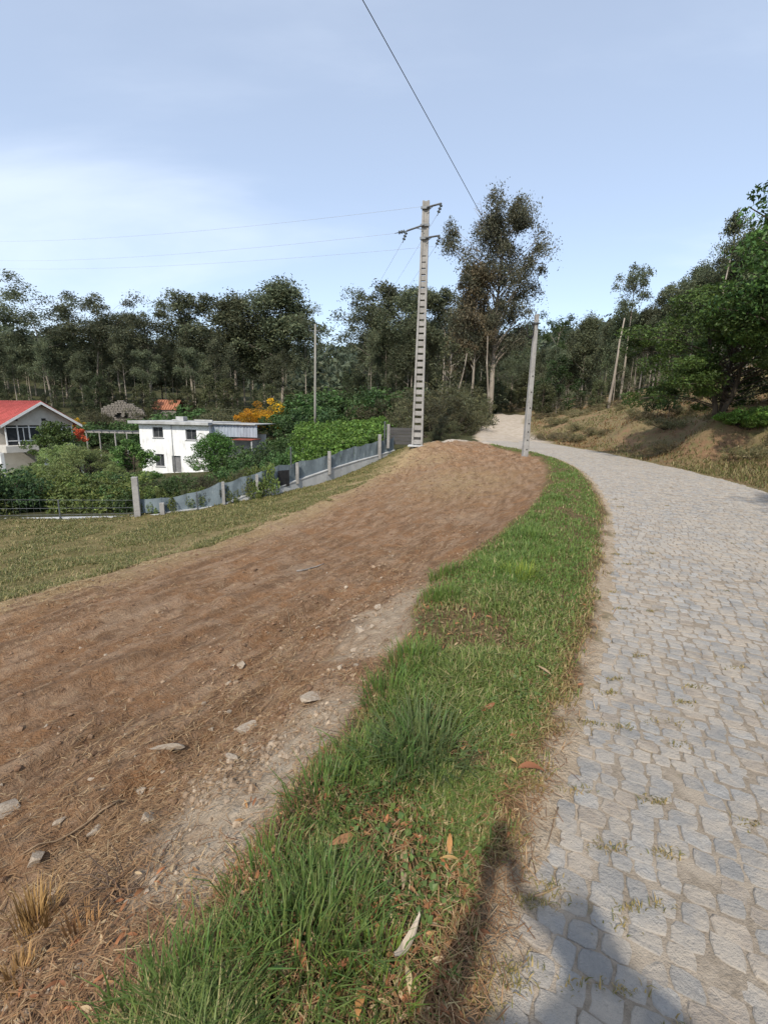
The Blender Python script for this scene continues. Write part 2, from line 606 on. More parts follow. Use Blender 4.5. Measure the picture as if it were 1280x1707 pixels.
def terrain(x, y, detail=True):
    x = np.asarray(x, float).ravel(); y = np.asarray(y, float).ravel()
    arc, s, side, zr = road_coords(x, y)
    z = base_fast(x, y)
    vw = np.interp(arc, V_ARC, V_W)
    xb = np.interp(y, FIELD_Y, FIELD_X)
    yf = np.interp(x, FENCE_XY[:, 0], FENCE_XY[:, 1])
    tx = np.interp(y, TRACK[:, 1], TRACK[:, 0]); tw = np.interp(y, TRACK[:, 1], TRACK[:, 2])
    n1 = fbm(x * 0.9, y * 0.9, 3, 4)
    left = (side > 0)
    # masks
    wob = 0.30 * fbm(arc * 1.3, s * 1.3, 11, 3)
    verge = left * smooth(0.12, -0.12, s - vw - wob) * (s > 0) * smooth(27, 23, y)
    field = left * smooth(0.5, -0.5, x - xb + 1.1 * n1) * (s > 0) * (y < yf + 0.2)
    beyond = left * (y > yf - 0.05) * (x < 1.2) + (1 - left) * 0
    beyond = np.clip(beyond + left * (y > 29.3) * (s > 0), 0, 1)
    dirt = left * (s > 0) * (1 - verge) * (1 - field) * (1 - beyond)
    strawband = np.exp(-((x - xb) / 1.1) ** 2) * left * (1 - beyond) + 0.7 * np.exp(-(((x - 2.6) / 1.8) ** 2 + ((y - 15.5) / 3.0) ** 2)) * dirt + 0.75 * np.exp(-(((x - 2.2) / 1.3) ** 2 + ((y - 22.3) / 1.8) ** 2)) * dirt
    track = smooth(0.35, -0.35, np.abs(x - tx) - tw + 0.5 * n1) * smooth(28.5, 30.5, y) * (y < 64)
    drive = smooth(0.25, -0.25, (np.abs(y - 28.2 - 0.12 * (5 - x)) - 0.9) + 0.8 * n1) * smooth(2.2, 3.4, x) * smooth(7.5, 6.5, x)
    track = np.maximum(track, drive)
    right = (1 - left) * (s > 0) * (np.hypot(x, y) < 150) * 1.0
    beyond = np.clip(beyond * (1 - track) + (np.hypot(x, y) > 110) * (s > 0), 0, 1)
    right = right * (1 - beyond)
    sandm = smooth(0.10, 0.0, s - 0.03 - 0.30 * fbm(arc * 2.2, s * 2, 91, 3)) * (s > -0.7) * left + dirt * smooth(0.75, 0.25, s - vw + 0.9 * fbm(arc * 2.6, s * 2.5, 31, 3)) * np.maximum(smooth(CUT0 - 0.25, CUT0 + 0.1, arc) * smooth(CUT1 + 0.35, CUT1 - 0.2, arc), 0.8 * smooth(CUT2 - 0.3, CUT2, arc) * smooth(CUT3 + 0.5, CUT3, arc))
    # road bed lies in the sheet, verge stands a little above it
    k = smooth(0.35, 0.0, s) * smooth(31.5, 30, y)
    z = z * (1 - k) + zr * k
    inside = smooth(0.02, -0.22, s) * smooth(31, 30, y)
    z = z - 0.035 * inside
    
    z = np.where(track > 0.3, z, z)
    if detail:
        z = z + verge * (0.05 * smooth(0.0, 0.25, s) + 0.05 * fbm(x * 3, y * 3, 5, 3))
        z = z + 0.018 * fbm(x * 5, y * 5, 51, 3) * (np.abs(s) < 0.5)
        # tractor passes run along the plot, parallel to the road
        ruts = 0.15 * (vnoise(s * 2.6 + 0.5 * fbm(arc * 0.25, s * 0.2, 8, 2), arc * 0.12, 21) - 0.5) + 0.10 * (vnoise(s * 6.5 + 0.6 * fbm(arc * 0.6, s, 9, 2), arc * 0.5, 22) - 0.5) + 0.05 * (vnoise(s * 15, arc * 1.8, 23) - 0.5)
        smoothpath = smooth(1.2, 2.4, s - vw) * (1 - 0.75 * np.exp(-((s - vw - 3.4) / 1.3) ** 2))
        z = z + dirt * (ruts * smooth(0.4, 1.4, s - vw) + 0.22 * fbm(x * 2.2, y * 2.2, 15, 6, 0.62) * (0.35 + 0.65 * np.exp(-((s - vw - 1.0) / 0.9) ** 2) + 0.5 * smooth(14, 20, y)))
        z = z + dirt * 0.16 * np.maximum(0, fbm(x * 1.3, y * 1.3, 61, 6, 0.64)) * smooth(0.2, 0.8, s - vw)
        z = z + field * 0.10 * fbm(x * 1.7, y * 1.7, 25, 4)
        z = z + strawband * 0.10 * np.maximum(0, fbm(x * 1.5, y * 1.5, 27, 4))
        z = z + right * smooth(0.2, 1.6, s) * (0.45 * fbm(x * 0.6, y * 0.6, 33, 4) + 0.12 * fbm(x * 2.5, y * 2.5, 34, 3))
        # spoil ridge at the far crest by the poles
        z = z + dirt * 0.08 * np.exp(-((y - 24.8 + 0.22 * (x - 2)) / 1.0) ** 2) * smooth(1.5, 3, x) * smooth(7, 5.5, x)
        z = z + dirt * smooth(17, 20, y) * (0.30 * fbm(x * 1.1, y * 1.1, 63, 4, 0.6) + 0.16 * np.maximum(0, fbm(x * 3.1, y * 3.1, 64, 3)))
        tr_r = track * (0.05 * np.cos((x - tx) / tw * 7.0))
        z = z + tr_r + beyond * 0.3 * fbm(x * 0.35, y * 0.35, 41, 3)
    return z, dict(arc=arc, s=s, side=side, vw=vw, verge=verge, field=field, dirt=dirt, straw=np.clip(strawband, 0, 1), track=track,
                   right=right, beyond=beyond * 1.0, sand=np.clip(sandm, 0, 1), road=(s <= 0) * 1.0)


def gz(x, y):
    return float(terrain([x], [y])[0][0])


def ground_hit(px, py, y0=0.5, y1=140):
    """where the sight line through a photo pixel meets the ground"""
    d = ray(px, py); d = d / d[1]
    ys = np.exp(np.linspace(math.log(y0), math.log(y1), 400))
    z, _ = terrain(d[0] * ys, ys)
    below = (CAM_H + d[2] * ys) < z
    i = int(np.argmax(below)) if below.any() else len(ys) - 1
    lo, hi = ys[max(i - 1, 0)], ys[i]
    for _k in range(12):
        m = (lo + hi) / 2
        if CAM_H + d[2] * m < terrain([d[0] * m], [m])[0][0]: hi = m
        else: lo = m
    return np.array([d[0] * hi, hi, gz(d[0] * hi, hi)])


# ---- ground materials
def ground_material():
    m, nt, b = mat('ground_soil_and_turf')
    za = nd(nt, 'ShaderNodeAttribute', attribute_name='zone_a')   # r bare earth, g field, b straw, a sand
    zb = nd(nt, 'ShaderNodeAttribute', attribute_name='zone_b')   # r verge, g right bank, b beyond the fence, a track
    zc = nd(nt, 'ShaderNodeAttribute', attribute_name='road_uv')  # r along, g across
    sa = nd(nt, 'ShaderNodeSeparateColor'); nt.links.new(za.outputs['Color'], sa.inputs[0])
    sb = nd(nt, 'ShaderNodeSeparateColor'); nt.links.new(zb.outputs['Color'], sb.inputs[0])
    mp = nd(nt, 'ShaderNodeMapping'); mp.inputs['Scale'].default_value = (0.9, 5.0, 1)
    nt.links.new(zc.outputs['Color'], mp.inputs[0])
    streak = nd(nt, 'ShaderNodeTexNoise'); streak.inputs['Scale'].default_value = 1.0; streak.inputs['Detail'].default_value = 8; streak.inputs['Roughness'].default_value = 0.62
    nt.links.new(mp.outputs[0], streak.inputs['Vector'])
    big = noise(nt, 0.55, 5, 0.6); mid = noise(nt, 2.6, 6, 0.62); fine = noise(nt, 14, 6, 0.68); tiny = noise(nt, 70, 4, 0.7)
    # earth: soil tones, the darkest painted in as shade of small hollows
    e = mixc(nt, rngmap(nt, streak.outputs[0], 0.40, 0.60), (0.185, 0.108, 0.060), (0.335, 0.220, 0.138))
    e = mixc(nt, rngmap(nt, mid, 0.40, 0.66), e, (0.265, 0.142, 0.070))
    e = mixc(nt, rngmap(nt, big, 0.52, 0.70, 0, 0.75), e, (0.32, 0.225, 0.148))
    e = mixc(nt, rngmap(nt, fine, 0.56, 0.74, 0, 0.7), e, (0.42, 0.31, 0.205))
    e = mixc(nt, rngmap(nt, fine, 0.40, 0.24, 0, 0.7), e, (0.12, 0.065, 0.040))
    grit = noise(nt, 7.5, 8, 0.75)
    e = mixc(nt, rngmap(nt, grit, 0.54, 0.66, 0, 0.75), e, (0.40, 0.285, 0.18))
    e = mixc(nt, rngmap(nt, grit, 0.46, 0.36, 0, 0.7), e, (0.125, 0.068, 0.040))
    e = mixc(nt, rngmap(nt, tiny, 0.52, 0.70, 0, 0.45), e, (0.42, 0.32, 0.22))
    # turf
    t = mixc(nt, rngmap(nt, mid, 0.35, 0.65), (0.15, 0.125, 0.05), (0.26, 0.20, 0.095))
    t = mixc(nt, rngmap(nt, fine, 0.42, 0.70), t, (0.13, 0.12, 0.045))
    # beyond the fence
    g = mixc(nt, rngmap(nt, mid, 0.35, 0.65), (0.045, 0.050, 0.022), (0.075, 0.07, 0.032))
    # verge soil
    v = mixc(nt, rngmap(nt, fine, 0.38, 0.66), (0.115, 0.085, 0.040), (0.21, 0.145, 0.075))
    # bank on the right: fern litter, dry grass
    k = mixc(nt, rngmap(nt, big, 0.42, 0.62), (0.22, 0.17, 0.09), (0.25, 0.155, 0.09))
    k = mixc(nt, rngmap(nt, mid, 0.46, 0.66), k, (0.19, 0.165, 0.075))
    k = mixc(nt, rngmap(nt, fine, 0.55, 0.75), k, (0.30, 0.22, 0.125))
    st = mixc(nt, rngmap(nt, fine, 0.35, 0.65), (0.29, 0.205, 0.105), (0.42, 0.315, 0.18))
    sd = mixc(nt, rngmap(nt, fine, 0.35, 0.7), (0.43, 0.335, 0.235), (0.55, 0.45, 0.335))
    trk = mixc(nt, rngmap(nt, mid, 0.35, 0.65), (0.50, 0.43, 0.35), (0.40, 0.335, 0.26))
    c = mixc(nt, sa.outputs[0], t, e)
    c = mixc(nt, sb.outputs[2], c, g)
    c = mixc(nt, sb.outputs[1], c, k)
    c = mixc(nt, sb.outputs[0], c, v)
    c = mixc(nt, mth(nt, 'MULTIPLY', sa.outputs[2], rngmap(nt, mid, 0.36, 0.56, 0.1, 0.95)), c, st)
    c = mixc(nt, mth(nt, 'MULTIPLY', za.outputs['Alpha'], rngmap(nt, mid, 0.30, 0.52, 0.25, 1.0)), c, sd)
    c = mixc(nt, zb.outputs['Alpha'], c, trk)
    nt.links.new(c, b.inputs['Base Color'])
    b.inputs['Roughness'].default_value = 0.97
    b.inputs['Specular IOR Level'].default_value = 0.12
    h = mth(nt, 'ADD', mth(nt, 'MULTIPLY', fine, 1.0), mth(nt, 'MULTIPLY', tiny, 0.4))
    h = mth(nt, 'ADD', h, mth(nt, 'MULTIPLY', streak.outputs[0], 0.6))
    bump(nt, b, h, 1.0, 0.07)
    return m


M_GROUND = ground_material()


def build_ground():
    fr = np.radians(np.concatenate([np.linspace(-72, 72, 420), np.linspace(76, 284, 44)]))
    r = [0.0]
    rr = 0.25
    while rr < 45:
        r.append(rr); rr *= 1.0088
    while rr < 1500:
        r.append(rr); rr *= 1.05
    r = np.array(r[1:])
    A, Rr = np.meshgrid(fr, r)
    x, y = (Rr * np.sin(A)).ravel(), (Rr * np.cos(A)).ravel()
    z, m = terrain(x, y)
    far = smooth(140, 420, np.hypot(x, y))
    # far wooded ridge, lower to the left of the gap
    az = np.degrees(np.arctan2(x, y))
    ridge = np.interp(az, [-180, -60, -25, -6, 8, 30, 90, 180], [10, 26, 30, 40, 48, 60, 40, 10])
    z = z * (1 - far) + (ridge + 14 * fbm(x * 0.006, y * 0.006, 71, 3)) * far
    na, nr = len(fr), len(r)
    i = np.arange(nr - 1)[:, None] * na; j = np.arange(na)[None, :]; j2 = (j + 1) % na
    q = np.stack([i + j, i + na + j, i + na + j2, i + j2], -1).reshape(-1, 4)[:, ::-1]
    v = np.stack([x, y, z], 1)
    # centre fan
    v = np.vstack([v, [0, 0, float(terrain([0], [0])[0][0])]])
    c = len(v) - 1
    tri = np.stack([np.full(na, c), np.arange(na), (np.arange(na) + 1) % na], 1)[:, ::-1]
    for kk in m: m[kk] = np.append(m[kk], m[kk][0])
    za = np.stack([m['dirt'], m['field'], m['straw'], m['sand']], 1)
    zb = np.stack([m['verge'], m['right'], m['beyond'], m['track']], 1)
    uv = np.stack([m['arc'], m['s'], 0 * m['s'], 0 * m['s'] + 1], 1)
    # smooth normals of the whole sheet, shared by its pieces
    vn = np.zeros_like(v)
    fn = np.cross(v[q[:, 2]] - v[q[:, 0]], v[q[:, 3]] - v[q[:, 1]])
    for kx in range(4): np.add.at(vn, q[:, kx], fn)
    vn /= np.linalg.norm(vn, axis=1)[:, None] + 1e-12
    vn[c] = (0, 0, 1)
    if vn[:, 2].mean() < 0:
        vn = -vn
    zone = np.zeros(len(v), int)
    zone[m['dirt'] > 0.5] = 1
    zone[m['verge'] > 0.5] = 2
    zone[(m['track'] > 0.5)] = 3
    zone[(m['right'] > 0.5) & (m['track'] <= 0.5)] = 4
    fz = zone[q[:, 0]]
    names = ['ground', 'bare_earth', 'grass_verge', 'dirt_track', 'hillside']
    for k, nm in enumerate(names):
        qq = q[fz == k]
        tt = tri if zone[c] == k else None
        used = np.unique(np.concatenate([qq.ravel(), tt.ravel()])) if tt is not None else np.unique(qq)
        remap = np.full(len(v), -1); remap[used] = np.arange(len(used))
        me = fast_mesh(nm, v[used], remap[qq], None if tt is None else remap[tt], None, [M_GROUND], True, None,
                       dict(zone_a=za[used], zone_b=zb[used], road_uv=uv[used]))
        me.normals_split_custom_set_from_vertices([tuple(n) for n in vn[used]])
        o = link(nm, me)
        tag(o, kind='structure')
    lab = {'bare_earth': 'freshly scraped brown earth plot sloping down beside the road',
           'grass_verge': 'strip of soil and turf between bare earth and cobbled road',
           'dirt_track': 'pale sandy track climbing straight into the wood',
           'hillside': 'dry litter covered bank rising on the right of the road',
           'ground': 'mown field and garden ground falling away on the left'}
    for k, t in lab.items():
        bpy.data.objects[k]['label'] = t


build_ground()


# ------------------------------------------------------------------ road: sandy bed and granite setts
def sett_material(name, tinted):
    m, nt, b = mat(name)
    at = nd(nt, 'ShaderNodeAttribute', attribute_name='col')
    fine = noise(nt, 60, 5, 0.7); mid = noise(nt, 5.0, 5, 0.6); big = noise(nt, 0.8, 4, 0.55)
    c = at.outputs['Color']
    c = mixc(nt, rngmap(nt, fine, 0.30, 0.70, 0.0, 0.42), c, (0.19, 0.185, 0.18))
    c = mixc(nt, rngmap(nt, fine, 0.62, 0.78, 0, 0.5), c, (0.58, 0.56, 0.53))
    c = mixc(nt, rngmap(nt, mid, 0.38, 0.64, 0.05, 0.72), c, (0.41, 0.352, 0.282))
    c = mixc(nt, rngmap(nt, big, 0.45, 0.70, 0, 0.4), c, (0.40, 0.35, 0.288))
    nt.links.new(c, b.inputs['Base Color'])
    b.inputs['Roughness'].default_value = 0.85
    b.inputs['Specular IOR Level'].default_value = 0.25
    bump(nt, b, mth(nt, 'ADD', noise(nt, 120, 4, 0.7), mth(nt, 'MULTIPLY', noise(nt, 26, 4, 0.6), 1.8)), 0.8, 0.012)
    return m


def bed_material():
    m, nt, b = mat('sandy_road_bed')
    fine = noise(nt, 40, 6, 0.7); mid = noise(nt, 4, 5, 0.6); moss = noise(nt, 2.4, 5, 0.6, dist=0.5)
    c = mixc(nt, rngmap(nt, fine, 0.35, 0.68), (0.30, 0.25, 0.192), (0.205, 0.168, 0.125))
    c = mixc(nt, rngmap(nt, mid, 0.48, 0.66, 0, 0.75), c, (0.37, 0.31, 0.24))
    ru = nd(nt, 'ShaderNodeAttribute', attribute_name='road_uv'); su = nd(nt, 'ShaderNodeSeparateColor'); nt.links.new(ru.outputs['Color'], su.inputs[0])
    c = mixc(nt, rngmap(nt, mth(nt, 'ADD', su.outputs[1], mth(nt, 'MULTIPLY', mid, 0.25)), -1.66, -1.82), c, mixc(nt, fine, (0.50, 0.42, 0.33), (0.42, 0.34, 0.255)))
    c = mixc(nt, rngmap(nt, moss, 0.60, 0.70, 0, 0.5), c, (0.20, 0.16, 0.075))
    # far from the camera the setts are only a fine cell pattern
    rc = nd(nt, 'ShaderNodeAttribute', attribute_name='road_uv')
    vo = nd(nt, 'ShaderNodeTexVoronoi', feature='DISTANCE_TO_EDGE'); vo.inputs['Scale'].default_value = 8.0
    vo2 = nd(nt, 'ShaderNodeTexVoronoi', feature='F1'); vo2.inputs['Scale'].default_value = 8.0
    nt.links.new(rc.outputs['Color'], vo.inputs['Vector']); nt.links.new(rc.outputs['Color'], vo2.inputs['Vector'])
    sep = nd(nt, 'ShaderNodeSeparateColor'); nt.links.new(vo2.outputs['Color'], sep.inputs[0])
    st = mixc(nt, sep.outputs[0], (0.30, 0.292, 0.277), (0.385, 0.343, 0.29))
    st = mixc(nt, rngmap(nt, vo.outputs['Distance'], 0.02, 0.09), c, st)
    st = mixc(nt, rngmap(nt, noise(nt, 0.8, 4, 0.55), 0.4, 0.7, 0.1, 0.55), st, (0.40, 0.35, 0.288))
    s3 = nd(nt, 'ShaderNodeSeparateColor'); nt.links.new(rc.outputs['Color'], s3.inputs[0])
    farm = rngmap(nt, s3.outputs[0], SETT_END - 1.0, SETT_END + 1.0)
    c = mixc(nt, farm, c, st)
    nt.links.new(c, b.inputs['Base Color'])
    b.inputs['Roughness'].default_value = 0.95
    b.inputs['Specular IOR Level'].default_value = 0.15
    bump(nt, b, mth(nt, 'ADD', fine, noise(nt, 150, 3, 0.6)), 0.7, 0.012)
    return m


A0 = float(arc_of(np.array([2.0, -0.2])))
SETT_START = A0 - 3.4
SETT_END = float(arc_of((8.8, 24.5)))


def road_point(arc, u):
    """u = -1 left edge .. +1 right edge"""
    lx, ly = np.interp(arc, ARC, LE[:, 0]), np.interp(arc, ARC, LE[:, 1])
    rx, ry = np.interp(arc, ARC, RE[:, 0]), np.interp(arc, ARC, RE[:, 1])
    t = (np.asarray(u) + 1) / 2
    return lx * (1 - t) + rx * t, ly * (1 - t) + ry * t, np.interp(arc, ARC, ZR)


def road_relief(x, y, u):
    return 0.022 * fbm(x * 0.7, y * 0.7, 81, 3) - 0.014 * np.abs(u) ** 3


M_BED = bed_material()
M_SETT = sett_material('granite_sett', True)
arcs = np.arange(0.5, float(arc_of((8.4, 30.6))), 0.12)
us = np.linspace(-1.04, 1.06, 40)
AA, UU = np.meshgrid(arcs, us, indexing='ij')
bx, by, bz = road_point(AA.ravel(), UU.ravel())
bz = bz + road_relief(bx, by, UU.ravel()) + 0.004 * fbm(bx * 6, by * 6, 85, 3) - 0.12 * smooth(0.96, 1.04, np.abs(UU.ravel()))
ni, nj = len(arcs), len(us)
ii = np.arange(ni - 1)[:, None] * nj; jj = np.arange(nj - 1)[None]
rq = np.stack([ii + jj, ii + jj + 1, ii + nj + jj + 1, ii + nj + jj], -1).reshape(-1, 4)[:, ::-1]
road_uv = np.stack([AA.ravel(), UU.ravel() * 2.0, 0 * bx, 0 * bx + 1], 1)
road = link('road', fast_mesh('road', np.stack([bx, by, bz], 1), rq, None, None, [M_BED], True, None, dict(road_uv=road_uv)))
tag(road, 'granite sett road with sandy joints curving left uphill', None, None, 'structure')


def sett_colors(n, rg):
    base = np.array([(0.37, 0.365, 0.355), (0.34, 0.338, 0.332), (0.42, 0.41, 0.395), (0.385, 0.345, 0.30), (0.41, 0.345, 0.28)])
    k = rg.choice(5, n, p=[0.30, 0.22, 0.22, 0.13, 0.13])
    return base[k] * rg.uniform(0.66, 1.0, (n, 1)) * np.array([1.0, 0.975, 0.93])


def sett_shape(rg, hi=True):
    """a worn sett about one unit across: outline, worn shoulder, slightly domed top"""
    n = 12 if hi else 4
    if hi:
        ang = (np.arange(n) + 0.5) / n * 2 * math.pi + rg.uniform(-.08, .08, n)
        rad = 0.5 / (np.abs(np.cos(ang)) ** 6 + np.abs(np.sin(ang)) ** 6) ** (1 / 6) * rg.uniform(0.88, 1.05, n) * (1 + 0.06 * np.sin(ang * 2 + rg.uniform(0, 6)))
    else:
        ang = np.radians([45, 135, 225, 315]); rad = 0.67 * rg.uniform(0.92, 1.05, 4)
    o = np.stack([np.cos(ang) * rad, np.sin(ang) * rad], 1)
    v = [np.column_stack([o, np.full(n, -0.25)]), np.column_stack([o * 0.96, np.full(n, -0.008)]), np.column_stack([o * 0.88, 0.016 + rg.uniform(-.012, .012, n)])]
    v.append(np.array([[0, 0, 0.022]]))
    v = np.vstack(v)
    q = [[r * n + k, r * n + (k + 1) % n, (r + 1) * n + (k + 1) % n, (r + 1) * n + k] for r in range(2) for k in range(n)]
    t = [[3 * n, 2 * n + k, 2 * n + (k + 1) % n] for k in range(n)]
    return v, np.array(q), np.array(t)


def build_setts():
    rg = np.random.default_rng(5)
    rows = []
    a = SETT_START
    while a < SETT_END:
        pitch = rg.uniform(0.076, 0.098)
        x0, y0, _ = road_point(a, -1.0); x1, y1, _ = road_point(a, 1.0)
        W = math.hypot(x1 - x0, y1 - y0)
        p = rg.uniform(0.0, 0.08) + 0.01
        while p < W - 0.08:
            w = rg.uniform(0.072, 0.122)
            rows.append((a + pitch / 2, (p + w / 2) / W * 2 - 1, w, pitch, math.atan2(y1 - y0, x1 - x0)))
            p += w
        a += pitch
    rows = np.array(rows)
    ja = rows[:, 0] + rg.normal(0, 0.006, len(rows))
    x, y, zr = road_point(ja, rows[:, 1])
    edge = (rows[:, 1] < -0.985 + 0.06 * fbm(rows[:, 0] * 0.8, rows[:, 0] * 0, 95, 2)) & (rg.random(len(rows)) < 0.8)
    keep = ~edge & (rg.random(len(rows)) > 0.012)
    z = zr + road_relief(x, y, rows[:, 1]) + rg.normal(0.0, 0.002, len(rows)) + 0.0022
    px, py, dep = project(np.stack([x, y, z], 1))
    inside = (dep > 0.3) & (px > -60) & (px < 1340) & (py < 1760)
    keep &= (dep < 0.3) | inside | (np.hypot(x, y) < 5)
    idx = np.where(keep)[0]
    near = idx[inside[idx]]
    near = near[np.argsort(dep[near])][:300]
    rest = np.setdiff1d(idx, near)
    protos = []
    for k in range(18):
        v, q, t = sett_shape(rg)
        c = sett_colors(1, rg)
        protos.append(fast_mesh('sett', v, q, t, np.tile(c, (len(v), 1)), [M_SETT], False))
    for i in near:
        o = link('sett', protos[rg.integers(18)], road)
        o.location = (x[i], y[i], z[i])
        o.rotation_euler = (rg.normal(0, .02), rg.normal(0, .02), rows[i, 4] + rg.normal(0, 0.05))
        o.scale = (rows[i, 2] * 0.985, rows[i, 3] * 0.985, 0.13)
    mb = MB()
    shapes_hi = [sett_shape(rg) for _ in range(14)]; shapes_lo = [sett_shape(rg, False) for _ in range(14)]
    cols = sett_colors(len(rows), rg)
    for i in rest:
        v, q, t = (shapes_hi if dep[i] < 6 else shapes_lo)[rg.integers(14)]
        an = rows[i, 4] + rg.normal(0, .05)
        cs, sn = math.cos(an), math.sin(an)
        p = v * np.array([rows[i, 2] * .985, rows[i, 3] * .985, 0.13])
        p = np.column_stack([p[:, 0] * cs - p[:, 1] * sn + x[i], p[:, 0] * sn + p[:, 1] * cs + y[i], p[:, 2] + z[i]])
        mb.add(p, q, t, cols[i])
    o = mb.build('setts', M_SETT, road, False, True)
    tag(o, 'the many smaller granite setts farther along the road', None, None, 'stuff')


build_setts()
# ------------------------------------------------------------------ foliage
def leaf_quads(rg, pts, size, col, up=0.0, slim=0.5, droop=0.0, var=0.22):
    """one four-cornered leaf (or small spray) at each point"""
    n = len(pts)
    d = rg.normal(size=(n, 3)); d[:, 2] -= droop
    d /= np.linalg.norm(d, axis=1)[:, None]
    w = rg.normal(size=(n, 3)); w[:, 2] *= (1 - up)
    w -= d * (w * d).sum(1)[:, None]; w /= np.linalg.norm(w, axis=1)[:, None] + 1e-9
    L = (size * rg.uniform(0.6, 1.3, n))[:, None]
    nn = np.cross(d, w)
    a = pts - d * L * 0.5
    b = pts + w * L * slim * 0.5 + nn * L * 0.08
    c = pts + d * L * 0.5
    e = pts - w * L * slim * 0.5 + nn * L * 0.08
    v = np.stack([a, b, c, e], 1).reshape(-1, 3)
    q = np.arange(4 * n).reshape(n, 4)
    col = np.broadcast_to(np.asarray(col, float), (n, 3)) * (1 + rg.normal(0, var, (n, 1))).clip(0.35, 1.9)
    hue = rg.normal(0, 0.06, (n, 1))
    col = col * np.concatenate([1 + hue, 1 + 0 * hue, 1 - hue], 1)
    return v, q, np.repeat(col.clip(0.004, 0.9), 4, 0)


def clump_points(rg, centers, radii, n_per, shell=0.55, flat=0.75):
    C = np.repeat(np.asarray(centers), n_per, 0); Rr = np.repeat(np.asarray(radii), n_per)
    d = rg.normal(size=(len(C), 3)); d /= np.linalg.norm(d, axis=1)[:, None]
    r = rg.random(len(C)) ** (1 / 3) * (1 - shell) + shell * rg.random(len(C)) ** 0.25
    d[:, 2] *= flat
    return C + d * (r * Rr)[:, None]


def bent(rg, a, b, n=6, wob=0.06, sag=0.0):
    t = np.linspace(0, 1, n)[:, None]
    L = np.linalg.norm(np.asarray(b) - np.asarray(a))
    off = np.cumsum(rg.normal(0, wob * L / n, (n, 3)), 0); off -= off * (1 - t) * 0; off[0] = 0
    p = np.asarray(a) * (1 - t) + np.asarray(b) * t + off
    p[:, 2] += sag * L * np.sin(t[:, 0] * math.pi)
    return p


EUC = (0.108, 0.122, 0.068)


def make_euc(seed, H=26.0, bare=0.5, spread=3.6, limbs=13, clump=1.25, per=100, leaf=0.42, lean=(0, 0), col=EUC, top='cone', r0=0.26, fork=False, sides=6):
    rg = np.random.default_rng(seed)
    wood, cr = MB(), MB()
    n = 12
    t = np.linspace(0, 1, n)
    off = np.cumsum(rg.normal(0, 0.012 * H / 3, (n, 2)), 0) * t[:, None]
    tr = np.column_stack([off[:, 0] + lean[0] * H * t ** 1.6, off[:, 1] + lean[1] * H * t ** 1.6, H * 0.95 * t - 0.6 * (t == 0)])
    wood.tube(tr, r0 * (1 - 0.86 * t), sides)
    cs, rs = [], []
    for k in range(limbs):
        u = bare + (1 - bare) * ((k + rg.uniform(0, 1)) / limbs) * 0.97
        p0 = np.array([np.interp(u, t, tr[:, i]) for i in range(3)])
        az = k * 2.4 + rg.uniform(-0.6, 0.6)
        rel = (u - bare) / (1 - bare)
        if top == 'umbrella': ln = spread * (0.75 + 0.5 * rel)
        elif top == 'round': ln = spread * (0.55 + 0.75 * math.sin(math.pi * (0.15 + 0.8 * rel)))
        else: ln = spread * (1.12 - 0.85 * rel)
        ln *= rg.uniform(0.65, 1.2)
        el = R(rg.uniform(28, 55)) if top != 'umbrella' else R(rg.uniform(20, 48))
        p1 = p0 + ln * np.array([math.cos(az) * math.cos(el), math.sin(az) * math.cos(el), math.sin(el)])
        pts = bent(rg, p0, p1, 5, 0.15, 0.08)
        rb = r0 * (1 - 0.86 * u) * 0.55
        wood.tube(pts, np.linspace(rb, 0.025, 5), 4, False)
        m = rg.integers(2, 5)
        for j in range(m):
            f = rg.uniform(0.5, 1.08)
            c = pts[0] * (1 - f) + pts[-1] * f + rg.normal(0, clump * 0.45, 3) + np.array([0, 0, 0.3 * clump])
            cs.append(c); rs.append(clump * rg.uniform(0.55, 1.2))
            if j < 2:
                wood.tube(np.array([pts[2], c]), [rb * 0.4, 0.02], 3, False)
    cs.append(tr[-1] + [0, 0, 0.1]); rs.append(clump * 0.9)
    cs.append(tr[-2] + rg.normal(0, 0.4, 3)); rs.append(clump)
    cs, rs = np.array(cs), np.array(rs)
    bright = np.repeat(rg.uniform(0.7, 1.35, len(cs)), per)[:, None]
    g = rg.normal(size=(len(cs) * per, 3)).clip(-2.2, 2.2)
    P = np.repeat(cs, per, 0) + g * np.repeat(rs, per)[:, None] * [0.50, 0.50, 0.42]
    P[:, 2] -= 0.25 * np.abs(g[:, 0] * g[:, 1]) * np.repeat(rs, per)
    cr.add(*(lambda v, q, c: (v, q, None, c))(*leaf_quads(rg, P, leaf, np.array(col) * bright, 0.2, 0.42, 0.5)))
    zt = P[:, 2].max()
    return wood.mesh('trunk', M_BARK_E, True), cr.mesh('crown', M_LEAF, False, True), zt


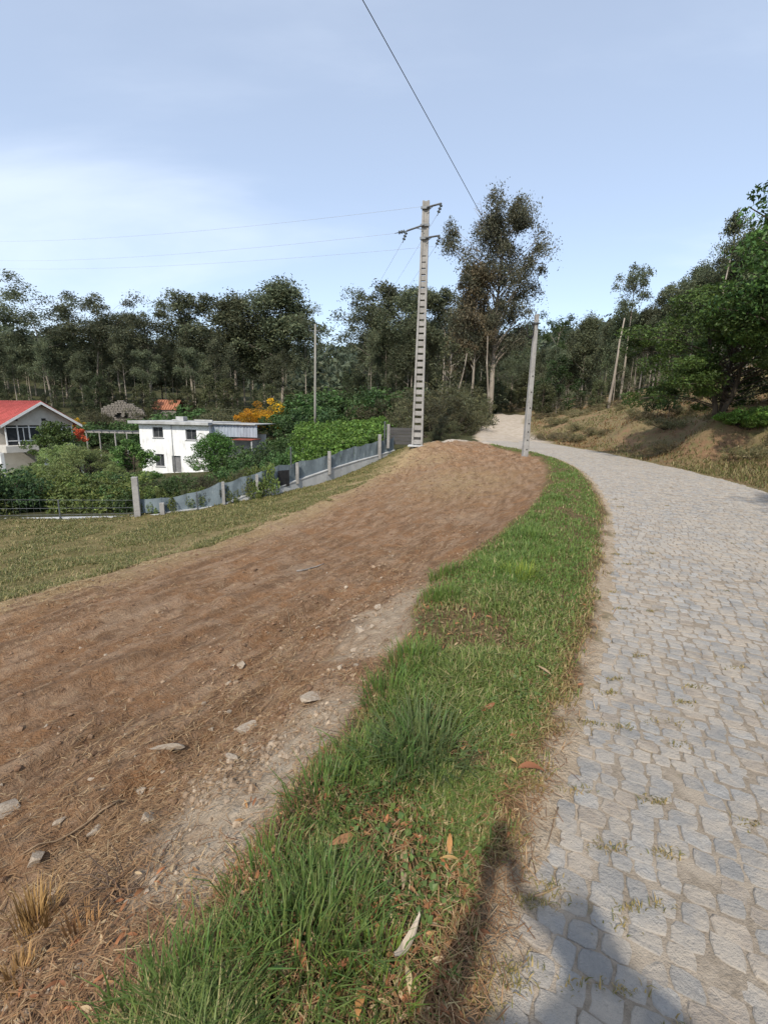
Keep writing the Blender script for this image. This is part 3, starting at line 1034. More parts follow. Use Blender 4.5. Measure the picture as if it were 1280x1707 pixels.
def make_dense(seed, H=14.0, W=3.2, base=0.12, n=34, clump=1.15, per=120, leaf=0.4, col=(0.05, 0.062, 0.028), r0=0.16, bark=None):
    """a bushy young tree or tall shrub, leafy nearly to the ground"""
    rg = np.random.default_rng(seed)
    wood, cr = MB(), MB()
    t = np.linspace(0, 1, 8)
    tr = np.column_stack([np.cumsum(rg.normal(0, 0.10, 8)) * t, np.cumsum(rg.normal(0, 0.10, 8)) * t, H * 0.92 * t - 0.4 * (t == 0)])
    wood.tube(tr, r0 * (1 - 0.85 * t), 6)
    cs, rs = [], []
    for k in range(n):
        u = base + (1 - base) * (k + 0.5) / n
        az = k * 2.4 + rg.uniform(-.5, .5)
        env = W * (math.sin(math.pi * min(1, 0.22 + 0.74 * (u - base) / (1 - base)))) ** 0.8
        rr = env * rg.uniform(0.35, 1.0)
        p0 = np.array([np.interp(max(u - 0.1, 0.03), t, tr[:, i]) for i in range(3)])
        c = np.array([math.cos(az) * rr + p0[0], math.sin(az) * rr + p0[1], u * H])
        wood.tube(bent(rg, p0, c, 4, 0.1), np.linspace(r0 * 0.35, 0.015, 4), 4, False)
        cs.append(c); rs.append(clump * rg.uniform(0.6, 1.2))
    cs.append(tr[-1]); rs.append(clump * 0.7)
    bright = np.repeat(rg.uniform(0.7, 1.35, len(cs)), per)[:, None]
    P = clump_points(rg, np.array(cs), np.array(rs), per, 0.5, 0.85)
    v, q, c = leaf_quads(rg, P, leaf, np.array(col) * bright, 0.2, 0.5, 0.2)
    cr.add(v, q, None, c)
    return wood.mesh('trunk', bark or M_BARK_D, True), cr.mesh('crown', M_LEAF, False, True), P[:, 2].max()


def make_broadleaf(seed, H=7.5, W=4.2, low=0.22, limbs=26, clump=0.75, per=210, leaf=0.16, col=(0.048, 0.088, 0.020), r0=0.2, stems=3, shape=0.85, slim=0.55):
    """a spreading oak-like tree with several stems and a wide layered crown"""
    rg = np.random.default_rng(seed)
    wood, cr = MB(), MB()
    cs, rs = [], []
    for sidx in range(stems):
        az = sidx * 2 * math.pi / stems + rg.uniform(-.4, .4)
        lean = rg.uniform(0.06, 0.16) * H
        top = np.array([math.cos(az) * lean, math.sin(az) * lean, H * rg.uniform(0.6, 0.8)])
        st = bent(rg, np.array([math.cos(az) * r0 * 0.9, math.sin(az) * r0 * 0.9, -0.3]), top, 8, 0.1)
        wood.tube(st, np.linspace(r0, 0.05, 8), 7)
        for k in range(limbs):
            u = low + (1 - low) * rg.random()
            f = np.clip(u * 0.95, 0.15, 1)
            p0 = np.array([np.interp(f, np.linspace(0, 1, 8), st[:, i]) for i in range(3)])
            a2 = rg.uniform(0, 2 * math.pi)
            env = W * math.sqrt(max(0.05, 1 - ((u - 0.42) / 0.62) ** 2)) * shape
            rr = env * rg.uniform(0.45, 1.05)
            c = np.array([math.cos(a2) * rr, math.sin(a2) * rr, H * (low + (u - low) * 0.98)]) + rg.normal(0, 0.25, 3)
            lb = bent(rg, p0, c, 5, 0.12, 0.1)
            wood.tube(lb, np.linspace(r0 * 0.3, 0.015, 5), 4, False)
            cs.append(c); rs.append(clump * rg.uniform(0.7, 1.3))
            cs.append(lb[3] + rg.normal(0, 0.3, 3)); rs.append(clump * rg.uniform(0.5, 0.9))
    bright = np.repeat(rg.uniform(0.65, 1.4, len(cs)), per)[:, None]
    P = clump_points(rg, np.array(cs), np.array(rs), per, 0.45, 0.6)
    v, q, c = leaf_quads(rg, P, leaf, np.array(col) * bright, 0.45, slim, 0.1)
    cr.add(v, q, None, c)
    return wood.mesh('trunk', M_BARK_D, True), cr.mesh('crown', M_LEAF, False, True), P[:, 2].max()


def make_shrub(seed, H=1.6, W=1.2, n=26, clump=0.35, per=110, leaf=0.11, col=(0.05, 0.075, 0.025), slim=0.5, up=0.3, bark=None, dome=True, col2=None):
    rg = np.random.default_rng(seed)
    wood, cr = MB(), MB()
    cs, rs = [], []
    for k in range(n):
        az = rg.uniform(0, 2 * math.pi); u = rg.random() ** 0.6
        el = math.acos(rg.uniform(0, 1))
        c = np.array([W * u * math.sin(el) * math.cos(az), W * u * math.sin(el) * math.sin(az), H * (0.12 + 0.80 * u * math.cos(el))])
        cs.append(c); rs.append(clump * rg.uniform(0.6, 1.3))
        wood.tube(bent(rg, np.array([c[0] * .12, c[1] * .12, -0.15]), c, 4, 0.1), np.linspace(0.02 * H + .004, 0.005, 4), 4, False)
    bright = np.repeat(rg.uniform(0.7, 1.35, len(cs)), per)[:, None]
    base = np.array(col) * bright
    if col2 is not None:
        pick = np.repeat(rg.random(len(cs)) < 0.5, per) & (rg.random(len(cs) * per) < 0.8)
        base[pick] = np.array(col2) * bright[pick]
    P = clump_points(rg, np.array(cs), np.array(rs), per, 0.45, 0.85)
    P[:, 2] = np.maximum(P[:, 2], 0.02)
    v, q, c = leaf_quads(rg, P, leaf, base, up, slim, 0.0)
    cr.add(v, q, None, c)
    return wood.mesh('stem', bark or M_BARK_D, True), cr.mesh('foliage', M_LEAF, False, True), P[:, 2].max()


def plant(name, proto, label, cat, loc, h=None, group=None, rz=None, sx=1.0, tilt=(0, 0), names=('trunk', 'crown')):
    """one plant as an empty with its two parts; alike plants share mesh data"""
    wood, crown, zt = proto
    s = 1.0 if h is None else h / zt
    o = thing(name, label, cat, loc, 0, group)
    o.rotation_euler = (tilt[0], tilt[1], random.uniform(0, 6.28) if rz is None else rz)
    o.scale = (s * sx, s * sx, s)
    link(names[0], wood, o); link(names[1], crown, o)
    return o


random.seed(11)
EUCS = [make_euc(101, bare=0.58, spread=7.4, limbs=15, clump=2.1, per=230, leaf=0.5, top='umbrella', lean=(0.10, 0.02)),      # 0 umbrella
        make_euc(102, bare=0.46, spread=5.6, limbs=18, clump=1.95, per=230, leaf=0.5, top='round'),                             # 1 round
        make_euc(103, bare=0.38, spread=5.4, limbs=22, clump=1.8, per=230, leaf=0.5, top='cone'),                              # 2 cone
        make_euc(104, bare=0.26, spread=5.2, limbs=24, clump=1.8, per=110, leaf=0.5, top='cone', col=(0.095, 0.112, 0.058)),   # 3 leafy cone
        make_euc(105, bare=0.52, spread=4.8, limbs=16, clump=1.7, per=230, leaf=0.5, top='round', lean=(-0.05, 0.04)),         # 4
        make_euc(106, bare=0.42, spread=3.8, limbs=17, clump=1.5, per=100, leaf=0.46, top='cone', r0=0.2),              # 5 slender
        make_euc(107, bare=0.55, spread=3.4, limbs=13, clump=1.4, per=95, leaf=0.46, top='cone', r0=0.17),              # 6 thin pole tree
        make_euc(108, bare=0.14, spread=4.6, limbs=28, clump=1.7, per=105, leaf=0.5, top='cone', col=(0.078, 0.092, 0.05))]    # 7 dark, leafy low
DENSE = [make_dense(121, col=(0.068, 0.082, 0.038)), make_dense(122, W=2.8, col=(0.058, 0.074, 0.034)), make_dense(123, H=11, W=3.6, col=(0.085, 0.095, 0.042))]


def tree_at(px, top_py, Y, proto, name, label, cat='eucalyptus', group=None, sx=1.0, rz=None, dx=0.0):
    """stand a tree at distance Y so that its top reaches the height measured in the photograph"""
    p = at_y(px, top_py, Y)
    g = gz(p[0] + dx, Y)
    return plant(name, proto, label, cat, (p[0] + dx, Y, g - 0.1), max(p[2] - g, 1.0), group, rz, sx)


# --- the wood on the left, behind the houses: the trees that stand out against the sky
tree_at(62, 470, 102, EUCS[0], 'eucalyptus_tree', 'leftmost umbrella-crowned eucalyptus standing above the red roofed house', rz=2.6, sx=1.5)
tree_at(140, 474, 104, EUCS[0], 'eucalyptus_tree', 'second umbrella-crowned eucalyptus from the left on the skyline', rz=0.3, sx=1.45)
tree_at(186, 500, 108, EUCS[1], 'eucalyptus_tree', 'eucalyptus with low rounded crown right of the two umbrella-crowned ones', rz=1.0, sx=1.4)
tree_at(240, 502, 104, EUCS[1], 'eucalyptus_tree', 'broad eucalyptus crown above the stone ruin and small orange roof', rz=4.0, sx=1.4)
tree_at(312, 484, 106, EUCS[4], 'eucalyptus_tree', 'tall isolated eucalyptus with an airy crown directly above white house', rz=2.0, sx=1.45)
tree_at(388, 481, 103, EUCS[2], 'eucalyptus_tree', 'dark conical eucalyptus left of the tallest tree in the left wood', rz=5.0, sx=1.6)
tree_at(466, 453, 100, EUCS[2], 'eucalyptus_tree', 'tallest pointed eucalyptus of the left wood above the yellow broom', rz=1.2, sx=1.6)
tree_at(508, 500, 98, EUCS[1], 'eucalyptus_tree', 'drooping eucalyptus ending the left wood beside the gap in the trees', rz=3.3, sx=0.85)
tree_at(436, 500, 104, EUCS[3], 'eucalyptus_tree', 'leafy eucalyptus filling between the two tallest of the left wood', rz=3.0, sx=1.4)
G1 = 'eucalyptus packed in the left wood'
L1 = 'slender eucalyptus packed among others in the dark wood behind the houses'
rgp = np.random.default_rng(21)
for px in np.arange(-40, 480, 17):
    tree_at(px + rgp.uniform(-7, 7), rgp.uniform(540, 590), rgp.uniform(92, 116), EUCS[[5, 6, 2, 5, 4][rgp.integers(5)]], 'eucalyptus_tree', L1, group=G1, sx=rgp.uniform(1.0, 1.35))
for px in np.arange(-50, 470, 26):
    tree_at(px + rgp.uniform(-9, 9), rgp.uniform(535, 570), rgp.uniform(122, 138), EUCS[[7, 3][rgp.integers(2)]], 'eucalyptus_tree', L1, group=G1, sx=rgp.uniform(1.3, 1.7))
G2 = 'young bushy trees along the foot of the left wood'
for px in np.arange(-30, 515, 24):
    tree_at(px + rgp.uniform(-8, 8), rgp.uniform(622, 655), rgp.uniform(82, 92), DENSE[rgp.integers(3)], 'young_tree', 'bushy young tree at the foot of the dark left wood', 'tree', G2, sx=rgp.uniform(0.9, 1.3))

# --- the wood in the middle, behind the tall pole
tree_at(618, 478, 72, EUCS[1], 'eucalyptus_tree', 'eucalyptus with stepped crowns at left end of the middle wood', rz=0.4, sx=1.35)
tree_at(648, 470, 74, EUCS[4], 'eucalyptus_tree', 'eucalyptus just left of the ladder-like concrete pole', rz=2.2, sx=1.35)
tree_at(688, 458, 70, EUCS[1], 'eucalyptus_tree', 'round-topped eucalyptus whose crown shows behind the ladder-like pole', rz=4.4, sx=1.25)
tree_at(745, 472, 66, EUCS[4], 'eucalyptus_tree', 'thin-topped eucalyptus right of the ladder-like concrete pole', rz=5.4, sx=1.2)
tree_at(606, 545, 78, EUCS[5], 'eucalyptus_tree', 'lower eucalyptus bordering the gap in the trees on its right', rz=1.4)
G3 = 'eucalyptus packed in the middle wood'
L3 = 'slender eucalyptus packed among others in the middle wood beyond the pole'
for px in np.arange(622, 815, 14):
    tree_at(px + rgp.uniform(-6, 6), rgp.uniform(500, 560), rgp.uniform(64, 84), EUCS[[3, 5, 6, 2, 7][rgp.integers(5)]], 'eucalyptus_tree', L3, group=G3, sx=rgp.uniform(0.85, 1.2))
for px in np.arange(640, 900, 20):
    tree_at(px + rgp.uniform(-6, 6), rgp.uniform(520, 585), rgp.uniform(86, 105), EUCS[[7, 3][rgp.integers(2)]], 'eucalyptus_tree', L3, group=G3, sx=rgp.uniform(1.1, 1.5))
for px in np.arange(822, 900, 9):
    tree_at(px + rgp.uniform(-3, 3), rgp.uniform(575, 615), rgp.uniform(66, 90), EUCS[[6, 7, 5][rgp.integers(3)]], 'eucalyptus_tree', 'thin eucalyptus closing the end of the sandy track', group='eucalyptus at the end of the track', sx=rgp.uniform(0.8, 1.1))

# --- the big old eucalyptus by the track, with dead limbs
BIG = make_euc(131, H=27, bare=0.24, spread=6.8, limbs=54, clump=1.6, per=300, leaf=0.36, col=(0.098, 0.10, 0.062), top='round', r0=0.5, sides=9)
big = tree_at(842, 318, 56, BIG, 'eucalyptus_tree', 'tallest old eucalyptus with bare dead limbs standing beside the sandy track', rz=0.9, sx=0.86)
rgd = np.random.default_rng(9)
mbd = MB()
bigH = BIG[2]
for (az, el, u, ln) in ((3.6, 50, 0.72, 7.5), (3.2, 62, 0.66, 8.0), (2.9, 35, 0.6, 6.0), (0.0, 48, 0.62, 8.5), (0.3, 30, 0.55, 7.0), (3.9, 60, 0.8, 6.0)):
    p0 = np.array([0, 0, u * bigH]); d = np.array([math.cos(az - 0.9) * math.cos(R(el)), math.sin(az - 0.9) * math.cos(R(el)), math.sin(R(el))])
    b = bent(rgd, p0, p0 + d * ln, 7, 0.12, 0.05)
    mbd.tube(b, np.linspace(0.11, 0.02, 7), 5, False)
    for k in range(7):
        q0 = b[rgd.integers(2, 6)]
        d2 = d + rgd.normal(0, 0.5, 3); d2[2] = abs(d2[2]) + 0.2
        e = bent(rgd, q0, q0 + d2 / np.linalg.norm(d2) * rgd.uniform(1.2, 3.0), 5, 0.15)
        mbd.tube(e, np.linspace(0.045, 0.012, 5), 4, False)
        for k2 in range(2):
            d3 = d2 + rgd.normal(0, 0.6, 3)
            mbd.tube(bent(rgd, e[2 + k2], e[2 + k2] + d3 / np.linalg.norm(d3) * 1.1, 3, 0.1), [0.02, 0.014, 0.008], 3, False)
mbd.build('dead_limbs', M_DEADW, big, True)
BROWN = make_euc(133, H=18, bare=0.3, spread=3.0, limbs=20, clump=1.0, per=190, leaf=0.34, col=(0.120, 0.098, 0.058), r0=0.2)
tree_at(800, 430, 55, BROWN, 'eucalyptus_tree', 'brownish half-dead eucalyptus leaning against the tallest one', rz=2.0)
tree_at(772, 500, 58, BROWN, 'eucalyptus_tree', 'smaller brown-leaved eucalyptus left of the tallest one', rz=4.2)
FORK = make_dense(140, H=9, W=3.0, base=0.35, n=20, clump=0.9, per=90, leaf=0.3, col=(0.075, 0.08, 0.04), r0=0.12, bark=M_BARK_E)
tree_at(752, 560, 50, FORK, 'young_tree', 'small pale-stemmed tree above the olive brush by the track', 'tree')
# bare forked stems that catch the light
for (px, py, p1, t1, nm) in ((752, 664, 738, 600, 'pale bare stem leaning left above the olive brush'), (754, 664, 776, 590, 'pale bare stem leaning right above the olive brush'), (816, 690, 812, 560, 'thick pale trunk standing at left edge of the track')):
    a, b = at_y(px, py, 49), at_y(p1, t1, 49.5)
    a[2] = gz(a[0], a[1]) - 0.2
    mb = MB(); mb.tube(bent(rgd, a, b, 7, 0.05), np.linspace(0.13, 0.05, 7), 6)
    tag(mb.build('bare_stem', M_BARK_E, None, True), nm, 'tree stem')

# --- the wood on the right
tree_at(930, 512, 52, make_euc(151, H=16, bare=0.72, spread=2.4, limbs=7, clump=1.0, per=130, leaf=0.34, top='round', lean=(0.06, 0), col=(0.055, 0.085, 0.03), r0=0.2), 'eucalyptus_tree', 'lone eucalyptus tuft leaning out just right of the shorter pole', rz=0.0)
tree_at(1062, 440, 46, make_euc(152, H=20, bare=0.66, spread=2.4, limbs=10, clump=1.05, per=140, leaf=0.34, top='round', r0=0.22), 'eucalyptus_tree', 'round-headed eucalyptus rising above the right wood', rz=1.0)
tree_at(1228, 345, 34, make_euc(153, H=20, bare=0.75, spread=1.6, limbs=7, clump=0.8, per=120, leaf=0.3, r0=0.18), 'eucalyptus_tree', 'thin eucalyptus top poking out above the oak on the right', rz=1.0)
for px, py, Y, k in ((955, 545, 58, 3), (985, 515, 55, 2), (1018, 525, 52, 5), (1040, 500, 50, 3), (1085, 500, 47, 2), (1112, 470, 44, 5), (1140, 480, 42, 3), (1150, 445, 42, 1), (1175, 425, 40, 2), (1205, 418, 38, 3), (1235, 395, 37, 1), (1262, 370, 36, 2), (1290, 350, 34, 3), (1330, 350, 34, 3)):
    tree_at(px, py, Y, EUCS[k], 'eucalyptus_tree', 'eucalyptus along the jagged top line of the right wood', group='skyline eucalyptus of the right wood', sx=1.0)
G4 = 'eucalyptus packed in the right wood'
L4 = 'slender pale-stemmed eucalyptus packed in the right wood above the bank'
for px in np.arange(905, 1320, 14):
    top = np.interp(px, [905, 1000, 1100, 1280], [585, 550, 510, 420])
    tree_at(px + rgp.uniform(-6, 6), top + rgp.uniform(-15, 30), rgp.uniform(44, 66), EUCS[[6, 5, 6, 3, 7][rgp.integers(5)]], 'eucalyptus_tree', L4, group=G4, sx=rgp.uniform(0.8, 1.1))
for px in np.arange(900, 1330, 24):
    top = np.interp(px, [905, 1000, 1100, 1280], [600, 570, 530, 450])
    tree_at(px + rgp.uniform(-6, 6), top + rgp.uniform(-15, 25), rgp.uniform(68, 90), EUCS[[7, 3][rgp.integers(2)]], 'eucalyptus_tree', L4, group=G4, sx=rgp.uniform(1.2, 1.6))
# a pale leaning trunk that stands out
a, b = at_y(1014, 682, 40), at_y(1042, 530, 41)
a[2] = gz(a[0], a[1]) - 0.2
mb = MB(); mb.tube(bent(rgd, a, b, 9, 0.03), np.linspace(0.13, 0.05, 9), 7)
tag(mb.build('bare_stem', M_BARK_E, None, True), 'pale bare trunk leaning right on the bank below the right wood', 'tree stem')
tree_at(938, 590, 47, make_dense(155, H=6, W=2.6, base=0.1, n=22, clump=0.8, per=120, leaf=0.26, col=(0.035, 0.07, 0.02)), 'young_tree', 'dark green bushy tree just right of the shorter pole', 'tree')
tree_at(1000, 630, 44, DENSE[2], 'young_tree', 'low olive bushy tree at the foot of the right wood', 'tree', sx=1.2)

# --- broadleaved trees on the bank
OAK = make_broadleaf(161, H=7.6, W=5.6, low=0.13, limbs=38, r0=0.14, col=(0.075, 0.132, 0.030))
p = ground_hit(1205, 690)
plant('oak_tree', OAK, 'large green oak with several dark stems on the right bank', 'oak', (p[0], 18.2, gz(p[0], 18.2) - 0.1), 4.9, rz=0.5, sx=1.22)
OAK2 = make_broadleaf(162, H=9.5, W=4.6, low=0.3, limbs=24, col=(0.070, 0.125, 0.030), r0=0.15)
plant('oak_tree', OAK2, 'taller oak at the right edge reaching above the large green oak', 'oak', (21.3, 20.5, gz(21.3, 20.5) - 0.1), 9.6, rz=2.0)
OAK3 = make_broadleaf(163, H=9.0, W=3.8, low=0.35, limbs=18, per=150, col=(0.065, 0.115, 0.028))
plant('oak_tree', OAK3, 'oak leaning in at the upper right corner, its trunk out of view', 'oak', (13.4, 14.6, gz(13.4, 14.6) - 0.1), 9.6, rz=1.2, sx=0.95)
plant('oak_tree', OAK3, 'oak beside the road out of view, casting the shade at right', 'oak', (7.1, 3.9, gz(7.1, 3.9) - 0.1), 6.8, rz=3.3, sx=0.70)
SAP = make_dense(164, H=2.6, W=0.75, base=0.42, n=16, clump=0.34, per=90, leaf=0.13, col=(0.04, 0.07, 0.022), r0=0.035)
for px, py, tp, lb in ((1093, 706, 640, 'thin sapling on the bank, left one of the pair'), (1113, 705, 636, 'thin sapling on the bank, right one of the pair'), (1075, 700, 655, 'small sapling left of the pair on the bank')):
    q = ground_hit(px, py)
    t = at_y(px, tp, q[1])
    plant('sapling', SAP, lb, 'sapling', (q[0], q[1], q[2] - 0.05), t[2] - q[2])

# --- brush and shrubs
BRUSH = [make_shrub(171, 2.2, 1.6, 30, 0.45, 130, 0.16, (0.085, 0.088, 0.042), 0.25), make_shrub(172, 1.8, 1.7, 28, 0.42, 130, 0.16, (0.10, 0.098, 0.05), 0.25), make_shrub(173, 2.0, 1.5, 28, 0.45, 130, 0.16, (0.055, 0.078, 0.03), 0.4)]
DRYB = [make_shrub(174, 0.8, 0.9, 26, 0.26, 90, 0.12, (0.20, 0.17, 0.085), 0.16, col2=(0.12, 0.12, 0.05)), make_shrub(175, 0.7, 1.0, 26, 0.24, 90, 0.12, (0.15, 0.14, 0.065), 0.18, col2=(0.22, 0.18, 0.10))]
GRN = [make_shrub(176, 1.8, 1.5, 34, 0.42, 130, 0.15, (0.055, 0.095, 0.028)), make_shrub(177, 1.6, 1.6, 34, 0.42, 130, 0.15, (0.14, 0.18, 0.05)), make_shrub(178, 2.0, 1.5, 34, 0.42, 130, 0.15, (0.04, 0.07, 0.024))]


def shrub_at(px, base_py, Y, h, proto, label, group=None, sx=1.0, name='shrub', cat='shrub', z=None):
    p = at_y(px, base_py, Y)
    return plant(name, proto, label, cat, (p[0], Y, gz(p[0], Y) - 0.05 if z is None else z), h, group, None, sx, names=('stem', 'foliage'))


GB = 'olive brush between tall pole and track'
for px, Y, h in ((700, 37, 2.4), (712, 40, 3.0), (722, 34, 2.0), (735, 38, 3.2), (748, 36, 2.6), (757, 41, 3.4), (768, 38, 2.8), (778, 42, 3.0), (715, 45, 4.0), (690, 43, 3.4), (740, 46, 4.2), (765, 46, 3.8), (788, 46, 3.0), (728, 31.5, 1.2), (752, 32.5, 1.3), (672, 40, 2.6), (660, 46, 3.6), (640, 50, 3.6), (800, 50, 2.2)):
    shrub_at(px, 700, Y, h, BRUSH[rgp.integers(2)], 'olive brush growing between the ladder-like pole and the track', GB, rgp.uniform(0.9, 1.2))
GM = 'green undergrowth below the middle wood'
for px in np.arange(550, 700, 12):
    shrub_at(px + rgp.uniform(-5, 5), 690, rgp.uniform(48, 60), rgp.uniform(2.4, 4.2), [BRUSH[2], GRN[0], GRN[2]][rgp.integers(3)], 'green undergrowth between the vines and the middle wood', GM, rgp.uniform(1.0, 1.4))
for px in np.arange(540, 600, 13):
    shrub_at(px, 650, rgp.uniform(72, 90), rgp.uniform(3, 4.5), BRUSH[2], 'green undergrowth in the gap between the left and middle woods', 'undergrowth in the gap', 1.2)
GR = 'dry brush on the right bank'
for k in range(70):
    x, y = rgp.uniform(11, 21), rgp.uniform(15, 46)
    _, m = terrain([x], [y])
    if m['s'][0] < 0.5 or m['track'][0] > 0.05 or m['side'][0] > 0: continue
    if math.hypot(x - 13.3, y - 18.2) < 1.5: continue
    plant('dry_shrub', DRYB[rgp.integers(2)], 'low dry brush clump on the litter covered right bank', 'shrub', (x, y, gz(x, y) - 0.05), rgp.uniform(0.25, 0.6), GR, None, rgp.uniform(0.9, 1.7), names=('stem', 'foliage'))
FERN = make_shrub(181, 0.7, 0.9, 30, 0.24, 120, 0.12, (0.15, 0.25, 0.05), 0.35, 0.7)
for k, (px, py) in enumerate(((1228, 705), (1255, 700), (1275, 706), (1245, 712), (1290, 698))):
    q = ground_hit(px, py)
    plant('fern', FERN, 'bright green ferns on the bank below the oak', 'fern', (q[0], q[1], q[2]), 0.5, 'ferns below the oak', None, 1.3, names=('stem', 'foliage'))

# --- undergrowth that closes the foot of the middle and right woods
for px in np.arange(570, 1330, 13):
    tree_at(px + rgp.uniform(-6, 6), rgp.uniform(610, 660), rgp.uniform(70, 92), DENSE[rgp.integers(3)], 'young_tree', 'bushy young tree filling the floor of the wood beyond the track', 'tree', 'young trees under the middle and right woods', sx=rgp.uniform(1.0, 1.5))
for px in np.concatenate([np.arange(902, 1330, 15), np.arange(905, 1100, 20)]):
    hy = np.interp(px, [900, 1100, 1300], [690, 672, 640])
    tree_at(px + rgp.uniform(-6, 6), hy - rgp.uniform(14, 55), rgp.uniform(44, 54), [DENSE[2], DENSE[0], FORK][rgp.integers(3)], 'young_tree', 'low bushy tree at the front edge of the right wood', 'tree', 'bushy trees along the front of the right wood', sx=rgp.uniform(1.0, 1.4))


def distant_wood():
    """the wooded ridge far behind, one mass of crowns"""
    rg = np.random.default_rng(301)
    n = 1500
    az = np.radians(rg.uniform(-55, 50, n)); r = rg.uniform(170, 520, n)
    x, y = r * np.sin(az), r * np.cos(az)
    z = terrain(x, y, False)[0]
    far = smooth(140, 420, r)
    azd = np.degrees(az)
    ridge = np.interp(azd, [-180, -60, -25, -6, 8, 30, 90, 180], [10, 26, 30, 40, 48, 60, 40, 10])
    z = z * (1 - far) + (ridge + 14 * fbm(x * 0.006, y * 0.006, 71, 3)) * far
    cs = np.stack([x, y, z + rg.uniform(2, 12, n)], 1)
    P = clump_points(rg, cs, rg.uniform(4, 8, n), 60, 0.5, 0.9)
    br = np.repeat(rg.uniform(0.7, 1.3, n), 60)[:, None]
    v, q, c = leaf_quads(rg, P, 2.6, np.array((0.07, 0.085, 0.05)) * br, 0.2, 0.6)
    mb = MB(); mb.add(v, q, None, c)
    tag(mb.build('distant_wood', M_LEAF, None, False, True), 'far wooded ridge seen through the gap between the woods', 'wood', None, 'stuff')


distant_wood()
# ------------------------------------------------------------------ tall ladder-like concrete pole with its arms
M_INS = M_GLASSY
pt = thing('utility_pole', 'tall ladder-like concrete power pole with three arms standing by the earth crest', 'utility pole', (1.78, 26, gz(1.78, 26)), R(-8))
PH = 12.35
# two flanges and a web pierced with slots: the ladder look
def pole_w(z): return 0.62 - 0.27 * z / PH         # face width
def pole_d(z): return 0.40 - 0.16 * z / PH         # depth
for sx in (-1, 1):
    mb = MB()
    zs = np.linspace(-0.5, PH, 14)
    ring = []
    for z in zs:
        w, d = pole_w(max(z, 0)), pole_d(max(z, 0))
        x1, x0 = sx * w / 2, sx * (w / 2 - 0.10)
        ring.append([[x0, -d / 2, z], [x1, -d / 2, z], [x1, d / 2, z], [x0, d / 2, z]])
    v = np.array(ring).reshape(-1, 3)
    q = [[i * 4 + k, i * 4 + (k + 1) % 4, i * 4 + 4 + (k + 1) % 4, i * 4 + 4 + k] for i in range(len(zs) - 1) for k in range(4)]
    q += [[0, 1, 2, 3], [len(v) - 4, len(v) - 3, len(v) - 2, len(v) - 1]]
    mb.add(v, q)
    mb.build('flange', M_CONC, pt)
zrung = 0.12
nr = 0
while zrung < PH - 0.05:
    solid = zrung > 9.6
    hgt = 0.25 if not solid else PH - zrung - 0.003
    w = pole_w(zrung) - 0.19
    mb = MB(); mb.box((0, 0.01, zrung + hgt / 2), (w, pole_d(zrung) - 0.10, hgt), bevel=0.012)
    mb.build('web_panel' if solid else 'rung', M_CONC, pt)
    if solid: break
    zrung += 0.40 - 0.004 * nr
    nr += 1
mb = MB(); mb.box((0, 0, 0.03), (1.0, 0.75, 0.10), bevel=0.02); mb.build('footing', M_CONC_L, pt)


def pole_arm(z, x1, zt):
    mb = MB()
    sx = 1 if x1 > 0 else -1
    a0 = np.array([sx * 0.05, -0.2, z]); a1 = np.array([x1, -0.25, zt])
    mb.tube(np.array([a0, a1]), 0.045, 6)
    mb.tube(np.array([a0 + [0, 0, -0.22], (a0 + a1) / 2 + [0, 0, 0.0]]), 0.02, 5)
    mb.box((0, -0.17, z), (0.48, 0.06, 0.12), bevel=0.008)
    arm = mb.build('arm', M_STEEL, pt)
    ib = MB()
    prof = [(0.0, 0.02), (0.06, 0.02), (0.07, 0.085), (0.12, 0.085), (0.13, 0.03), (0.18, 0.03), (0.19, 0.085), (0.24, 0.085), (0.25, 0.03), (0.30, 0.03), (0.31, 0.085), (0.36, 0.085), (0.38, 0.02), (0.5, 0.015)]
    dx = np.array([-0.35, 0.1, -0.93])
    ib.tube(np.array([a1 + dx * p_[0] * 1.15 for p_ in prof]), [p_[1] for p_ in prof], 10)
    ib.build('insulator', M_INS, arm)
    return a1


A_top = pole_arm(PH - 0.35, 0.80, PH - 0.22)
A_left = pole_arm(PH - 1.15, -0.92, PH - 1.42)
A_low = pole_arm(PH - 1.75, 0.78, PH - 1.68)
ib = MB()
prof = [(0.0, 0.02), (0.1, 0.02), (0.12, 0.085), (0.17, 0.085), (0.19, 0.03), (0.24, 0.085), (0.29, 0.085), (0.31, 0.03), (0.36, 0.085), (0.41, 0.085), (0.43, 0.02), (0.62, 0.015)]
ib.tube(np.array([A_left + np.array([-1, 0.1, -0.12]) * p_[0] for p_ in prof]), [p_[1] for p_ in prof], 10)
ib.build('insulator', M_INS, pt)


def span(a, b, sag, n=40):
    t = np.linspace(0, 1, n)[:, None]
    p = np.asarray(a) * (1 - t) + np.asarray(b) * t
    p[:, 2] -= 4 * sag * t[:, 0] * (1 - t[:, 0])
    return p


def wire(name, pts, r, label, mt=M_BLACK, group=None, sides=5):
    mb = MB(); mb.tube(pts, r, sides)
    return tag(mb.build(name, mt, None, True), label, 'wire', group)


bpy.context.view_layer.update()
PW = np.array(pt.matrix_world)


def pw(p):
    return (PW @ np.append(p, 1))[:3]


